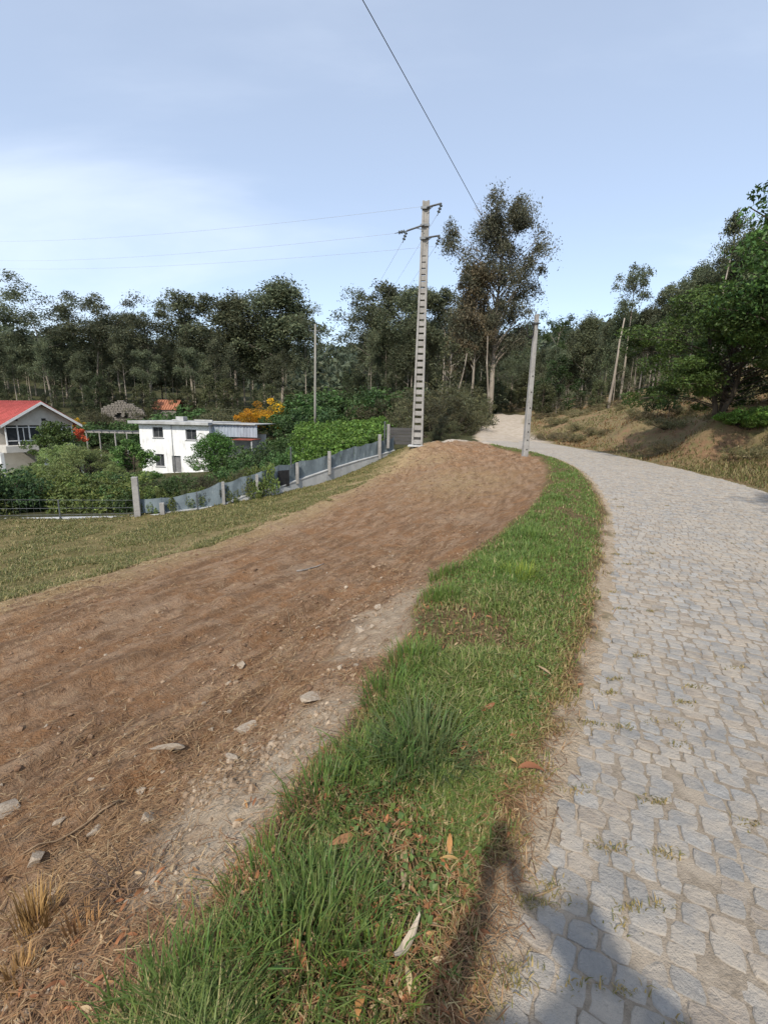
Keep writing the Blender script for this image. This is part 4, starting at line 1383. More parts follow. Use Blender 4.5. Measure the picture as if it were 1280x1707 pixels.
M_WIRE = surf('aluminium_wire', (0.42, 0.43, 0.45), (0.36, 0.37, 0.38), 5, 0.5, 0.05, 0.001, 30)
wire('power_line', span(pw(A_top + [-0.2, 0, -0.05]), at_y(-120, 398, 60), 0.8), 0.006, 'thin power line to the left from top arm of tall pole', M_WIRE)
wire('power_line', span(pw(A_left + [-0.62, 0, -0.1]), at_y(-120, 428, 62), 0.8), 0.006, 'thin power line to the left from the left arm insulator', M_WIRE)
wire('power_line', span(pw(A_low + [-0.3, 0, -0.5]), at_y(-120, 440, 64), 0.8), 0.006, 'lowest thin power line to the left from lower arm', M_WIRE)
for k, (ax, px) in enumerate(((A_left, 560), (A_top, 585), (A_low, 600))):
    wire('power_line', span(pw(ax + [-0.2, 0, -0.5]), at_y(px, 556, 150), 2.0), 0.007, ['leftmost', 'middle', 'rightmost'][k] + ' of three faint lines running from tall pole to far wood', M_WIRE)

# ------------------------------------------------------------------ shorter pole with the overhead cable and cable coil
P2 = np.array([6.06, 20.0]); P2Z = gz(*P2)
P2H = 5.75 - P2Z
p2 = thing('utility_pole', 'shorter square concrete pole at road bend with a black cable coil', 'utility pole', (P2[0], P2[1], P2Z), R(12))
mb = MB()
zs = np.linspace(-0.4, P2H, 12); ring = []
for z in zs:
    h = 0.12 - 0.045 * max(z, 0) / P2H; c_ = h * 0.72
    ring.append([[-c_, -h, z], [c_, -h, z], [h, -c_, z], [h, c_, z], [c_, h, z], [-c_, h, z], [-h, c_, z], [-h, -c_, z]])
v = np.array(ring).reshape(-1, 3)
q = [[i * 8 + k, i * 8 + (k + 1) % 8, i * 8 + 8 + (k + 1) % 8, i * 8 + 8 + k] for i in range(11) for k in range(8)]
mb.add(v, q, [[len(v) - 8, len(v) - 8 + k, len(v) - 7 + k] for k in range(1, 7)])
mb.build('shaft', M_CONC, p2)
M_HOLE = surf('dark_recess', (0.03, 0.028, 0.025), (0.04, 0.036, 0.03), 5, 0.95, 0.1, 0.002, 30)
for z in (0.35, 0.75, 1.1, 1.45, 2.1, 2.75, 3.4):
    h = 0.12 - 0.045 * z / P2H
    mb = MB(); mb.tube(np.array([[0, -h - 0.004, z], [0, -h + 0.03, z]]), 0.032, 10); mb.build('bolt_hole', M_HOLE, p2, True)
mb = MB(); mb.box((0, 0, P2H - 0.35), (0.26, 0.26, 0.05), bevel=0.006); mb.tube(np.array([[0, -0.1, P2H - 0.35], [-0.06, -0.32, P2H - 0.38]]), 0.02, 6)
mb.build('bracket', M_STEEL, p2)
mb = MB()
for k in range(4):
    a = np.linspace(0, 2 * math.pi, 33)
    mb.tube(np.column_stack([-0.30 + 0.02 * k + 0.15 * np.cos(a), -0.10 + 0.025 * k + 0.05 * np.sin(a), P2H - 0.62 + (0.30 + 0.012 * k) * np.sin(a)]), 0.014, 6, False)
tag(mb.build('cable_coil', M_BLACK, None, True), 'black oval coil of spare cable hanging on the shorter pole', 'cable coil')
o = bpy.data.objects['cable_coil']; o.location = (P2[0], P2[1], P2Z); o.rotation_euler = (0, 0, R(12))
top = np.array([P2[0] - 0.05, P2[1] - 0.3, P2Z + P2H - 0.36])
tgt = at_y(605, 0, 6.6)
far_end = top + (tgt - top) * ((tgt[1] + 14) / 1.0 * 0 + (top[1] + 16) / (top[1] - tgt[1]))
# heights: the span sags between this pole and one behind the camera; fit it through the measured point
t_m = (top[1] - tgt[1]) / (top[1] - far_end[1])
far_end[2] = 6.3 + 0.6
SAG = (top[2] * (1 - t_m) + far_end[2] * t_m - tgt[2]) / (4 * t_m * (1 - t_m))
wire('overhead_cable', span(top, far_end, SAG, 80), 0.0055, 'black overhead cable running up across the sky from shorter pole', M_BLACK, sides=7)

# thin wooden pole in the vines
wpt = at_y(525, 720, 45)
g = gz(wpt[0], 45)
topp = at_y(528, 540, 45)
wp = thing('utility_pole', 'thin wooden pole standing in the vines before the left wood', 'utility pole', (wpt[0], 45, g))
mb = MB(); mb.tube(np.array([[0, 0, -0.4], [0.05, 0, (topp[2] - g) * .5], [0.12, 0, topp[2] - g]]), [0.14, 0.115, 0.085], 9); mb.build('shaft', surf('grey_timber', (0.30, 0.285, 0.25), (0.2, 0.19, 0.165), 2, 0.9, 0.4, 0.01, 25, (1, 1, 0.15)), wp, True)
mb = MB(); mb.box((0.1, -0.02, topp[2] - g - 0.6), (0.9, 0.08, 0.08), bevel=0.008); mb.build('crossarm', M_STEEL, wp)
for sx in (-0.3, 0.5):
    mb = MB(); mb.tube(np.array([[sx, 0, topp[2] - g - 0.56], [sx, 0, topp[2] - g - 0.4]]), [0.045, 0.03], 8); mb.build('insulator', M_INS, wp, True)

# ------------------------------------------------------------------ boundary fence: low wall, posts, netting
M_NET = surf('grey_shade_net', (0.185, 0.225, 0.245), (0.125, 0.155, 0.172), 1.5, 0.85, 0.5, 0.03, 7, (1, 1, 0.5), (0.235, 0.275, 0.29))
FPX_ = [-60, 0, 100, 200, 228, 270, 314, 369, 405, 440, 470, 505, 545, 570, 593, 612, 630, 648, 659]
FDEP = np.interp(FPX_, [-60, 0, 228, 270, 369, 440, 545, 640, 660], [17.3, 17.1, 17.5, 17.7, 18.9, 20.0, 23.2, 27.0, 28.0])
BOT = np.interp(FPX_, [-60, 0, 200, 267, 314, 369, 440, 543, 593, 626, 659], [869, 869, 865, 861, 855, 848, 837, 818, 798, 779, 756])
TOPW = np.interp(FPX_, [-60, 0, 200, 267, 297, 369, 371, 430, 460, 505, 545, 593, 630, 659], [865, 865, 861, 857, 854, 844, 840, 821, 815, 799, 785, 770, 760, 751])
NETT = np.interp(FPX_, [-60, 0, 228, 267, 330, 373, 430, 460, 486, 545, 593, 628, 659], [832, 832, 833, 831, 821, 803, 790, 777, 772, 760, 744, 736, 727])
B3 = np.array([at_y(a, b, d) for a, b, d in zip(FPX_, BOT, FDEP)])
T3 = np.array([at_y(a, b, d) for a, b, d in zip(FPX_, TOPW, FDEP)])
N3 = np.array([at_y(a, b, d) for a, b, d in zip(FPX_, NETT, FDEP)])
fence = thing('boundary_fence', 'low concrete wall with grey netting and posts below the gardens', 'fence', (B3[8][0], B3[8][1], B3[8][2]))
F0 = B3[8]


def gz_arr(P): return terrain(P[:, 0], P[:, 1])[0]


GZF = gz_arr(B3)
rgf = np.random.default_rng(3)
for i in range(len(FPX_) - 1):
    a, b = B3[i].copy(), B3[i + 1].copy()
    ta, tb = T3[i][2], T3[i + 1][2]
    d = (b - a)[:2]; L = np.linalg.norm(d); n2 = np.array([-d[1], d[0]]) / L * 0.16
    z0 = min(GZF[i], GZF[i + 1], a[2], b[2]) - 0.45
    e = d / L * 0.006
    pts = [[a[0] + e[0], a[1] + e[1], z0], [b[0] - e[0], b[1] - e[1], z0], [b[0] - e[0], b[1] - e[1], tb], [a[0] + e[0], a[1] + e[1], ta]]
    mb = MB(); mb.prism(np.array(pts) - F0, [n2[0], n2[1], 0])
    w_ = mb.build('wall_panel', M_CONC_L, fence)
    # coping
    pc = [[a[0] - n2[0] * .15, a[1] - n2[1] * .15, ta + .004], [b[0] - n2[0] * .15, b[1] - n2[1] * .15, tb + .004], [b[0] - n2[0] * .15, b[1] - n2[1] * .15, tb + 0.05], [a[0] - n2[0] * .15, a[1] - n2[1] * .15, ta + 0.05]]
    if FPX_[i] >= 267:
        mb = MB(); mb.prism(np.array(pc) - F0, [n2[0] * 1.3, n2[1] * 1.3, 0]); mb.build('coping', M_CONC_L, w_)
    # netting, sagging a little and rippled
    if FPX_[i] >= 228:
        nu, nv = 16, 6
        u, vv = np.meshgrid(np.linspace(0, 1, nu), np.linspace(0, 1, nv))
        base = np.array([a[0], a[1]])[None, None] * (1 - u[..., None]) + np.array([b[0], b[1]])[None, None] * u[..., None]
        zb_, zt_ = ta * (1 - u) + tb * u + 0.055, N3[i][2] * (1 - u) + N3[i + 1][2] * u - 0.10 * np.sin(math.pi * u) * rgf.uniform(0.2, 1)
        rip = 0.022 * np.sin(u * 9 + rgf.uniform(0, 6)) * np.sin(vv * math.pi) + rgf.normal(0, 0.006, u.shape)
        nn = n2 / 0.16
        P = np.stack([base[..., 0] + nn[0] * (0.12 + rip), base[..., 1] + nn[1] * (0.12 + rip), zb_ * (1 - vv) + zt_ * vv], -1).reshape(-1, 3)
        q = [[r * nu + c_, r * nu + c_ + 1, (r + 1) * nu + c_ + 1, (r + 1) * nu + c_] for r in range(nv - 1) for c_ in range(nu - 1)]
        mb = MB(); mb.add(P - F0, q); mb.build('netting', M_NET, fence, True)
    else:
        # open wire mesh: strands only
        mb = MB()
        for fz in (0.15, 0.5, 0.95):
            mb.tube(np.array([[a[0], a[1] + .05, ta + fz * (N3[i][2] - ta)], [b[0], b[1] + .05, tb + fz * (N3[i + 1][2] - tb)]]) - F0, 0.007, 4, False)
        for f in np.arange(0, 1, 0.25 / L):
            pa = a * (1 - f) + b * f
            zt = (ta + (N3[i][2] - ta) * 0.95) * (1 - f) + (tb + (N3[i + 1][2] - tb) * 0.95) * f
            mb.tube(np.array([[pa[0], pa[1] + .05, ta * (1 - f) + tb * f], [pa[0], pa[1] + .05, zt]]) - F0, 0.003, 3, False)
        mb.build('wire_mesh', M_STEEL, fence)


def fence_pos(px):
    return np.array([np.interp(px, FPX_, B3[:, k]) for k in range(3)]), float(np.interp(px, FPX_, T3[:, 2]))


for px, y0, y1, wd, lb in ((231, 795, 862, 0.22, 'tall broad post'), (272, 838, 858, 0.17, None), (430, 791, 820, 0.12, None), (496, 771, 801, 0.14, None), (549, 752, 786, 0.15, None), (632, 724, 761, 0.16, None), (646, 707, 743, 0.15, None), (486, 745, 775, 0.06, None), (640, 702, 728, 0.08, None), (102, 833, 866, 0.05, None), (374, 803, 842, 0.12, None), (330, 820, 852, 0.05, None)):
    c_, tz = fence_pos(px)
    zt = at_y(px, y0, c_[1])[2]; zb_ = at_y(px, y1, c_[1])[2] - 0.15
    mb = MB(); mb.box(np.array([c_[0], c_[1] - 0.03, (zt + zb_) / 2]) - F0, (wd, max(wd, 0.12) if wd > 0.1 else wd, zt - zb_), R(20), bevel=min(0.012, wd * 0.15))
    mb.build('post', M_CONC if wd > 0.1 else M_STEEL, fence)
c_, tz = fence_pos(473.5)
zt, zb_ = at_y(473, 784, c_[1])[2], at_y(473, 811, c_[1])[2]
mb = MB(); mb.box(np.array([c_[0], c_[1] + 0.02, (zt + zb_) / 2]) - F0, (0.60, 0.05, zt - zb_), R(48), bevel=0.008)  # flat black panel stands in for the shaded square opening
mb.build('dark_opening_panel', surf('opening_shade_black', (0.018, 0.018, 0.02), (0.03, 0.03, 0.032), 5, 0.6, 0.1, 0.003, 30), fence)
# dark slatted gate by the tall pole
gl, gr = at_y(648, 741, 28.3), at_y(700, 743, 28.3)
gt = thing('slatted_gate', 'dark grey gate of horizontal boards behind the tall pole', 'gate', ((gl[0] + gr[0]) / 2, 28.3, gl[2]))
M_GATE = surf('dark_grey_board', (0.085, 0.082, 0.08), (0.06, 0.058, 0.057), 3, 0.8, 0.3, 0.005, 30, (0.3, 1, 1))
for k in range(5):
    mb = MB(); mb.box((0, 0, 0.02 + 0.095 + k * 0.205), (gr[0] - gl[0], 0.05, 0.19), bevel=0.008); mb.build('board', M_GATE, gt)
for sx in (-1, 1):
    mb = MB(); mb.box((sx * (gr[0] - gl[0]) / 2, 0.06, 0.35), (0.10, 0.06, 1.5), bevel=0.008); mb.build('post', M_GATE, gt)

# ------------------------------------------------------------------ white two-storey house
M_WHITE = surf('white_render', (0.78, 0.78, 0.77), (0.66, 0.655, 0.63), 0.9, 0.9, 0.15, 0.004, 40, (1, 1, 0.25), (0.50, 0.49, 0.46), contrast=(0.42, 0.72))
M_ROOFC = surf('roof_slab', (0.42, 0.42, 0.41), (0.30, 0.30, 0.29), 1.2, 0.9, 0.3, 0.01, 20)
M_DARKGL = surf('dark_window_glass', (0.030, 0.033, 0.036), (0.05, 0.053, 0.056), 2, 0.15, 0.02, 0.002, 10)
M_FRAME = surf('grey_window_frame', (0.22, 0.22, 0.22), (0.16, 0.16, 0.16), 4, 0.6, 0.1, 0.002, 30)
M_CORR = surf('blue_grey_sheet', (0.34, 0.38, 0.43), (0.24, 0.27, 0.31), 1.2, 0.7, 0.2, 0.004, 20, (1, 1, 0.3))
M_RUST = surf('red_sheet_roof', (0.30, 0.075, 0.045), (0.22, 0.06, 0.04), 2, 0.85, 0.2, 0.004, 30)
HY = 50.0
hl, hr = at_y(231, 706, HY), at_y(348, 710, HY - 1.0)
hz0 = at_y(231, 792, HY)[2]
ftop = 0.12
ang = math.atan2(hr[1] - hl[1], hr[0] - hl[0])
HW_ = math.hypot(hr[0] - hl[0], hr[1] - hl[1])
wh = thing('white_house', 'white flat-roofed two-storey house with dark square windows', 'house', (hl[0], hl[1], hz0), ang)
HH = hl[2] - hz0
# front wall pieces around the openings; local x along the front, y into the house
ops = [(1.75, 0.0, 0, 0, 0)]
def px2loc(px, py):
    p = at_y(px, py, HY - 1.0 * (px - 231) / 117)
    return (p[0] - hl[0]) * math.cos(ang) + (p[1] - hl[1]) * math.sin(ang), p[2] - hz0
WINS = [('window', 255, 712, 271, 729), ('window', 310, 716, 327, 733), ('window', 260, 757, 273, 777), ('door', 288, 760, 301, 787)]
rects = []
for kind, x0, y0, x1, y1 in WINS:
    a, b = px2loc(x0, y1), px2loc(x1, y0)
    rects.append((kind, a[0], max(a[1], 0.0), b[0], b[1]))
xs = sorted(set([0, HW_] + [r_[1] for r_ in rects] + [r_[3] for r_ in rects]))
zs_ = sorted(set([-1.0, HH] + [r_[2] for r_ in rects] + [r_[4] for r_ in rects]))
mb = MB()
DEP = 7.0
for i in range(len(xs) - 1):
    col_open = [(r_[2], r_[4]) for r_ in rects if r_[1] <= (xs[i] + xs[i + 1]) / 2 <= r_[3]]
    z = -1.0
    for (o0, o1) in sorted(col_open) + [(HH, HH)]:
        if o0 > z:
            mb.box(((xs[i] + xs[i + 1]) / 2, 0.14, (z + o0) / 2), (xs[i + 1] - xs[i], 0.28, o0 - z))
        z = max(z, o1)
mb.box((0.14, DEP / 2 + .14, (HH - 1) / 2), (0.28, DEP - .28, HH + 1)); mb.box((HW_ - 0.14, DEP / 2 + .14, (HH - 1) / 2), (0.28, DEP - .28, HH + 1)); mb.box((HW_ / 2, DEP - 0.0, (HH - 1) / 2), (HW_, 0.28, HH + 1))
mb.build('wall', M_WHITE, wh)
mb = MB(); mb.box((HW_ / 2 - 0.3, DEP / 2 - 0.1, HH + 0.16), (HW_ + 1.1, DEP + 1.0, 0.30), bevel=0.02)
rf = mb.build('roof', M_ROOFC, wh)
for (cx_, cy_, s_) in ((2.9, 3.5, (0.9, 0.9, 0.5)), (5.0, 4.5, (2.2, 0.3, 0.18)), (1.8, 4.5, (1.2, 0.4, 0.15))):
    mb = MB(); mb.box((cx_, cy_, HH + 0.31 + s_[2] / 2), s_, bevel=0.02); mb.build('chimney' if s_[2] > 0.4 else 'roof_block', M_ROOFC, rf)
for kind, x0, z0, x1, z1 in rects:
    mb = MB()
    for bx_ in (((x0 + x1) / 2, z0 + .035, x1 - x0 - .004, .07), ((x0 + x1) / 2, z1 - .035, x1 - x0 - .004, .07)):
        mb.box((bx_[0], 0.16, bx_[1]), (bx_[2], 0.07, bx_[3] - .002))
    for xx in (x0 + .037, x1 - .037): mb.box((xx, 0.16, (z0 + z1) / 2), (.07, 0.066, z1 - z0 - .15))
    if kind == 'window': mb.box(((x0 + x1) / 2, 0.16, (z0 + z1) / 2), (.05, 0.06, z1 - z0 - .15))
    w_ = mb.build(kind, M_FRAME, wh)
    mb = MB(); mb.box(((x0 + x1) / 2, 0.19, (z0 + z1) / 2), (x1 - x0 - .02, 0.02, z1 - z0 - .02)); mb.build('pane' if kind == 'window' else 'door_leaf', M_DARKGL if kind == 'window' else M_FRAME, w_)
    if kind == 'window':
        mb = MB(); mb.box(((x0 + x1) / 2, -0.03, z0 - 0.035), (x1 - x0 + .2, 0.14, 0.06), bevel=0.008); mb.build('sill', M_ROOFC, w_)
mb = MB(); mb.tube(np.array([[3.75, -0.05, 0.2], [3.75, -0.05, HH]]), 0.045, 8); mb.build('downpipe', M_ROOFC, wh, True)
# lean-to with corrugated sheet on its right
mb = MB()
x0, x1 = HW_ + 0.05, px2loc(424, 706)[0]
n = 60
xx = np.linspace(x0, x1, n); yy = 0.6 + 0.04 * np.sin(xx * 2 * math.pi / 0.35)
zt, zb_ = HH + 0.12, HH - 1.15
v = np.concatenate([np.column_stack([xx, yy, np.full(n, zb_)]), np.column_stack([xx, yy, np.full(n, zt)]), np.column_stack([xx, yy + .03, np.full(n, zb_)]), np.column_stack([xx, yy + .03, np.full(n, zt)])])
q = [[i, i + 1, n + i + 1, n + i] for i in range(n - 1)] + [[2 * n + i + 1, 2 * n + i, 3 * n + i, 3 * n + i + 1] for i in range(n - 1)] + [[n + i, n + i + 1, 3 * n + i + 1, 3 * n + i] for i in range(n - 1)]
mb.add(v, q); mb.build('corrugated_panel', M_CORR, wh)
mb = MB(); mb.box(((x0 + x1) / 2 - 0.3, 3.3, HH + 0.19), (x1 - x0 + 0.5, 6.0, 0.08)); mb.build('lean_to_roof', M_ROOFC, wh)
mb = MB(); mb.box((x1 - 0.9, -0.1, HH - 1.32), (2.2, 2.4, 0.06), M=Matrix.Rotation(R(0), 4, 'X')); mb.build('porch_roof', M_RUST, wh)
for px_ in (x1 - 1.9, x1 + 0.1):
    mb = MB(); mb.box((px_, -1.1, (HH - 1.4) / 2), (0.12, 0.12, HH - 1.36)); mb.build('porch_post', M_ROOFC, wh)
mb = MB(); mb.box(((x0 + x1) / 2, 3.0, HH / 2 - 1.0), (x1 - x0, 0.2, HH + 0.2)); mb.build('lean_to_wall', M_ROOFC, wh)

# ------------------------------------------------------------------ red-roofed house with glazed veranda, at the left edge
M_REDT = surf('red_tile_roof', (0.40, 0.085, 0.075), (0.30, 0.065, 0.055), 1.5, 0.8, 0.5, 0.03, 5, (1, 1, 1), (0.46, 0.12, 0.10))
M_CREAM = surf('cream_render', (0.56, 0.53, 0.47), (0.46, 0.43, 0.38), 1.0, 0.9, 0.2, 0.004, 30)
M_VWHITE = surf('white_paint', (0.74, 0.74, 0.72), (0.66, 0.66, 0.64), 3, 0.6, 0.1, 0.002, 30)
RY = 46.0
ap = at_y(62, 671, RY)
e_r = at_y(122, 705, RY + 0.9)
rh_z = at_y(40, 795, RY)[2]
gang = R(58)                      # gable face direction along +x, turned slightly
rh = thing('red_roofed_house', 'red-tiled house with a glazed veranda at the left edge', 'house', (ap[0], ap[1], rh_z), gang)
RID, EAV = ap[2] - rh_z, at_y(122, 705, RY)[2] - rh_z
HWD = 2.95                        # half width of the gable
LEN = 11.0
sl = (RID - EAV) / HWD
shear = 0.0                      # the ridge runs back to the left
def rp(x, y, z): return np.array([x + shear * y * 1.0, y, z])
for sx in (-1, 1):
    mb = MB()
    pts = [rp(0, -0.8, RID), rp(sx * (HWD + 0.5), -0.8, EAV - sl * 0.5), rp(sx * (HWD + 0.5), LEN, EAV - sl * 0.5), rp(0, LEN, RID)]
    mb.prism(np.array(pts), [0, 0, 0.14]); r_ = mb.build('roof_slope', M_REDT, rh)
    nrow = 22
    for k in range(nrow):
        y = -0.8 + (LEN + 0.8) * (k + 0.5) / nrow
        mb = MB(); mb.tube(np.array([rp(0, y, RID + 0.15), rp(sx * (HWD + 0.48), y, EAV - sl * 0.5 + 0.15)]), 0.07, 6); mb.build('tile_row', M_REDT, r_, True)
    mb = MB(); mb.prism(np.array([rp(0, -0.83, RID - 0.16), rp(sx * (HWD + 0.52), -0.83, EAV - sl * 0.52 - 0.16), rp(sx * (HWD + 0.52), -0.83, EAV - sl * 0.52 + 0.10), rp(0, -0.83, RID + 0.10)]), [0, 0.05, 0]); mb.build('barge_board', M_VWHITE, rh)
z_v1 = at_y(40, 708, RY)[2] - rh_z; z_v0 = at_y(40, 740, RY)[2] - rh_z; z_s = at_y(40, 751, RY)[2] - rh_z
mb = MB(); mb.prism(np.array([rp(-HWD, 0, z_v1), rp(HWD, 0, z_v1), rp(HWD, 0, EAV), rp(0, 0, RID - 0.05), rp(-HWD, 0, EAV)]), [0, 0.25, 0]); mb.build('gable_wall', M_CREAM, rh)
for px_ in (-2.0, 0.35):
    mb = MB(); mb.box((px_, -0.01, EAV + 0.25), (0.36, 0.06, 0.24)); mb.build('vent', M_HOLE, rh)
mb = MB(); mb.box((0, 1.9, (z_v0 + z_v1) / 2), (2 * HWD, 0.2, z_v1 - z_v0)); mb.build('back_wall', M_CREAM, rh)
mb = MB(); mb.box((0, 0.6, (z_v0 + z_s) / 2), (2 * HWD + 0.6, 2.4, z_v0 - z_s), bevel=0.02); mb.build('balcony_slab', M_CREAM, rh)
nb = 7
for k in range(nb):
    x = -HWD + 0.1 + (2 * HWD - 0.2) * k / (nb - 1)
    mb = MB(); mb.box((x, 0.12, (z_v0 + z_v1) / 2), (0.10, 0.10, z_v1 - z_v0 - 0.01)); mb.build('mullion', M_VWHITE, rh)
    if k < nb - 1:
        w = (2 * HWD - 0.2) / (nb - 1)
        f = MB(); f.box((x + w / 2, 0.12, z_v0 + 0.42), (w - 0.105, 0.06, 0.07)); f.box((x + w / 2, 0.12, z_v1 - 0.2), (w - 0.105, 0.06, 0.06))
        if k % 2 == 1: f.box((x + w / 2, 0.12, (z_v0 + z_v1) / 2 + .1), (0.06, 0.05, z_v1 - z_v0 - 0.72))
        wf = f.build('window', M_VWHITE, rh)
        mb = MB(); mb.box((x + w / 2, 0.15, (z_v0 + z_v1) / 2), (w - 0.11, 0.02, z_v1 - z_v0 - 0.02)); mb.build('pane', M_DARKGL, wf)
for x in (-3.4, 0.2, 3.4):
    mb = MB(); mb.box((x, 0.2, (z_s - 1) / 2), (0.32, 0.32, z_s + 1), bevel=0.02); mb.build('pillar', M_VWHITE, rh)
mb = MB(); mb.box((-1.5, LEN / 2 + 1.5, (z_v1) / 2 - .5), (2 * HWD, LEN - 3, z_v1 + 1)); mb.build('house_block', M_CREAM, rh)

# ------------------------------------------------------------------ stone ruin, small tiled roof and pergola behind
M_STONE = surf('old_granite', (0.22, 0.195, 0.165), (0.145, 0.13, 0.11), 1.6, 0.95, 0.6, 0.05, 3.5, None, (0.32, 0.29, 0.25))
SY = 78.0
sb = at_y(203, 706, SY)
st = thing('stone_ruin', 'roofless stone cottage gable with two small dark windows', 'ruin', (sb[0], SY, sb[2]), R(6))
def sp(px, py):
    p = at_y(px, py, SY); return [p[0] - sb[0], 0, p[2] - sb[2]]
rows_ = 11
ztop = sp(203, 669)[2]
rgs = np.random.default_rng(8)
outl = lambda z: (np.interp(z, [0, sp(170, 680)[2], ztop], [sp(170, 700)[0], sp(170, 680)[0], -0.4]), np.interp(z, [0, sp(237, 684)[2], ztop], [sp(237, 700)[0], sp(237, 684)[0], 0.5]))
holes = [(sp(198, 693), 0.62), (sp(210, 693), 0.62)]
mb_core = MB(); mb_core.prism(np.array([sp(171, 712), sp(236, 712), sp(236, 685), sp(204, 671), sp(171, 681)]) + np.array([0, 0.45, 0]), [0, 0.3, 0])
mb_core.build('wall_core', M_HOLE, st)
z = -0.6
stone_me = []
for k in range(6):
    m_ = MB(); m_.box((0, 0, 0), (1, 1, 1), bevel=0.09); stone_me.append(m_.mesh('stone', M_STONE))
while z < ztop:
    h = rgs.uniform(0.2, 0.34)
    x0, x1 = outl(z + h / 2)
    x = x0
    while x < x1:
        w = rgs.uniform(0.3, 0.72)
        cx_ = x + w / 2
        if not any(abs(cx_ - hh[0][0]) < hh[1] / 2 + .1 and abs(z + h / 2 - hh[0][2]) < hh[1] / 2 + .1 for hh in holes):
            o = link('stone', stone_me[rgs.integers(6)], st)
            o.location = (cx_, 0.2 + rgs.uniform(-.04, .04), z + h / 2); o.scale = (w - 0.03, 0.5, h - 0.03); o.rotation_euler = (0, rgs.normal(0, .03), 0)
        x += w
    z += h
# small orange roof building
oy = 84.0
ob = at_y(274, 690, oy)
orh = thing('shed', 'small shed with an orange tiled roof behind the white house', 'shed', (ob[0], oy, ob[2] - 1.5))
M_ORANGE = surf('orange_tile', (0.36, 0.15, 0.085), (0.28, 0.115, 0.065), 1.2, 0.85, 0.4, 0.03, 5, None, (0.42, 0.20, 0.12))
w2 = (at_y(295, 680, oy)[0] - at_y(253, 680, oy)[0])
zt, zb_ = at_y(274, 667, oy)[2] - ob[2] + 1.5, at_y(274, 683, oy)[2] - ob[2] + 1.5
mb = MB(); mb.box((0, 2.0, zb_ / 2 - .3), (w2 - 0.5, 3.6, zb_ + .6)); mb.build('wall', M_STONE, orh)
mb = MB(); mb.prism(np.array([[-w2 / 2, 0, zb_], [w2 / 2, 0, zb_], [w2 / 2, 2.0, zt], [-w2 / 2, 2.0, zt]]), [0, 0, 0.12]); r1 = mb.build('roof_slope', M_ORANGE, orh)
mb = MB(); mb.prism(np.array([[-w2 / 2, 2.003, zt], [w2 / 2, 2.003, zt], [w2 / 2, 4.0, zb_], [-w2 / 2, 4.0, zb_]]), [0, 0, 0.12]); mb.build('roof_slope', M_ORANGE, orh)
for k in range(10):
    x = -w2 / 2 + w2 * (k + .5) / 10
    mb = MB(); mb.tube(np.array([[x, -0.02, zb_ + .13], [x, 1.98, zt + .13]]), 0.1, 6); mb.build('tile_row', M_ORANGE, r1, True)
# white pergola frame beside the white house
gy = 55.0
gp = at_y(190, 735, gy)
pg = thing('garden_pergola', 'pale garden pergola frame left of the white house', 'pergola', (gp[0], gy, gz(gp[0], gy)))
zt = at_y(190, 722, gy)[2] - gz(gp[0], gy)
for x in (-3.2, 0.2, 3.2):
    for y in (0, 2.5):
        mb = MB(); mb.box((x, y, zt / 2), (0.12, 0.12, zt)); mb.build('post', M_CONC, pg)
for y in (0, 2.5):
    mb = MB(); mb.box((0, y, zt + 0.083), (7.0, 0.10, 0.16)); mb.build('beam', M_CONC, pg)
for k in range(8):
    mb = MB(); mb.box((-3.2 + k * 0.92, 1.25, zt + 0.21), (0.08, 3.4, 0.09)); mb.build('slat', M_CONC, pg)

# ------------------------------------------------------------------ gardens beyond the fence
CLIP = make_dense(201, H=4.2, W=2.5, base=0.10, n=80, clump=0.62, per=150, leaf=0.17, col=(0.062, 0.115, 0.025), r0=0.09)
p = at_y(360, 784, 44); plant('orange_tree', CLIP, 'round dark green tree in front of the white house', 'tree', (p[0], 44, p[2] - 0.3), at_y(362, 715, 44)[2] - p[2] + 0.2, None, 0.3, 1.22, names=('trunk', 'crown'))
BROOM = make_shrub(202, 3.4, 2.6, 60, 0.55, 150, 0.16, (0.55, 0.30, 0.015), 0.4, 0.2, col2=(0.60, 0.38, 0.03))
BROOM2 = make_shrub(203, 3.0, 2.2, 50, 0.5, 140, 0.16, (0.50, 0.27, 0.015), 0.4, 0.2, col2=(0.10, 0.10, 0.03))
for px, Y, bp, tp, pr, lb in ((432, 60, 716, 668, BROOM, 'yellow flowering broom behind the lean-to, left half of the clump'), (465, 61, 716, 664, BROOM2, 'yellow flowering broom behind the lean-to, right half of the clump'), (128, 70, 712, 696, BROOM2, 'small yellow broom behind the red-roofed house')):
    b = at_y(px, bp, Y); t = at_y(px, tp, Y)
    plant('broom_bush', pr, lb, 'broom', (b[0], Y, b[2]), t[2] - b[2], None, None, 1.05, names=('stem', 'foliage'))
b = at_y(125, 728, 52); plant('flowering_shrub', make_shrub(204, 1.2, 0.8, 16, 0.3, 90, 0.14, (0.50, 0.10, 0.05), 0.6), 'small red-orange flowering shrub right of the red-roofed house', 'shrub', (b[0], 52, b[2] - .5), 1.5, None, None, 1.0, names=('stem', 'foliage'))
PEACH = make_broadleaf(205, H=5.0, W=3.4, low=0.18, limbs=22, clump=0.6, per=150, leaf=0.17, col=(0.19, 0.235, 0.082), r0=0.1, stems=3, slim=0.3)
FIG = make_broadleaf(206, H=4.6, W=2.6, low=0.2, limbs=18, clump=0.6, per=130, leaf=0.19, col=(0.085, 0.14, 0.035), r0=0.1, stems=2)
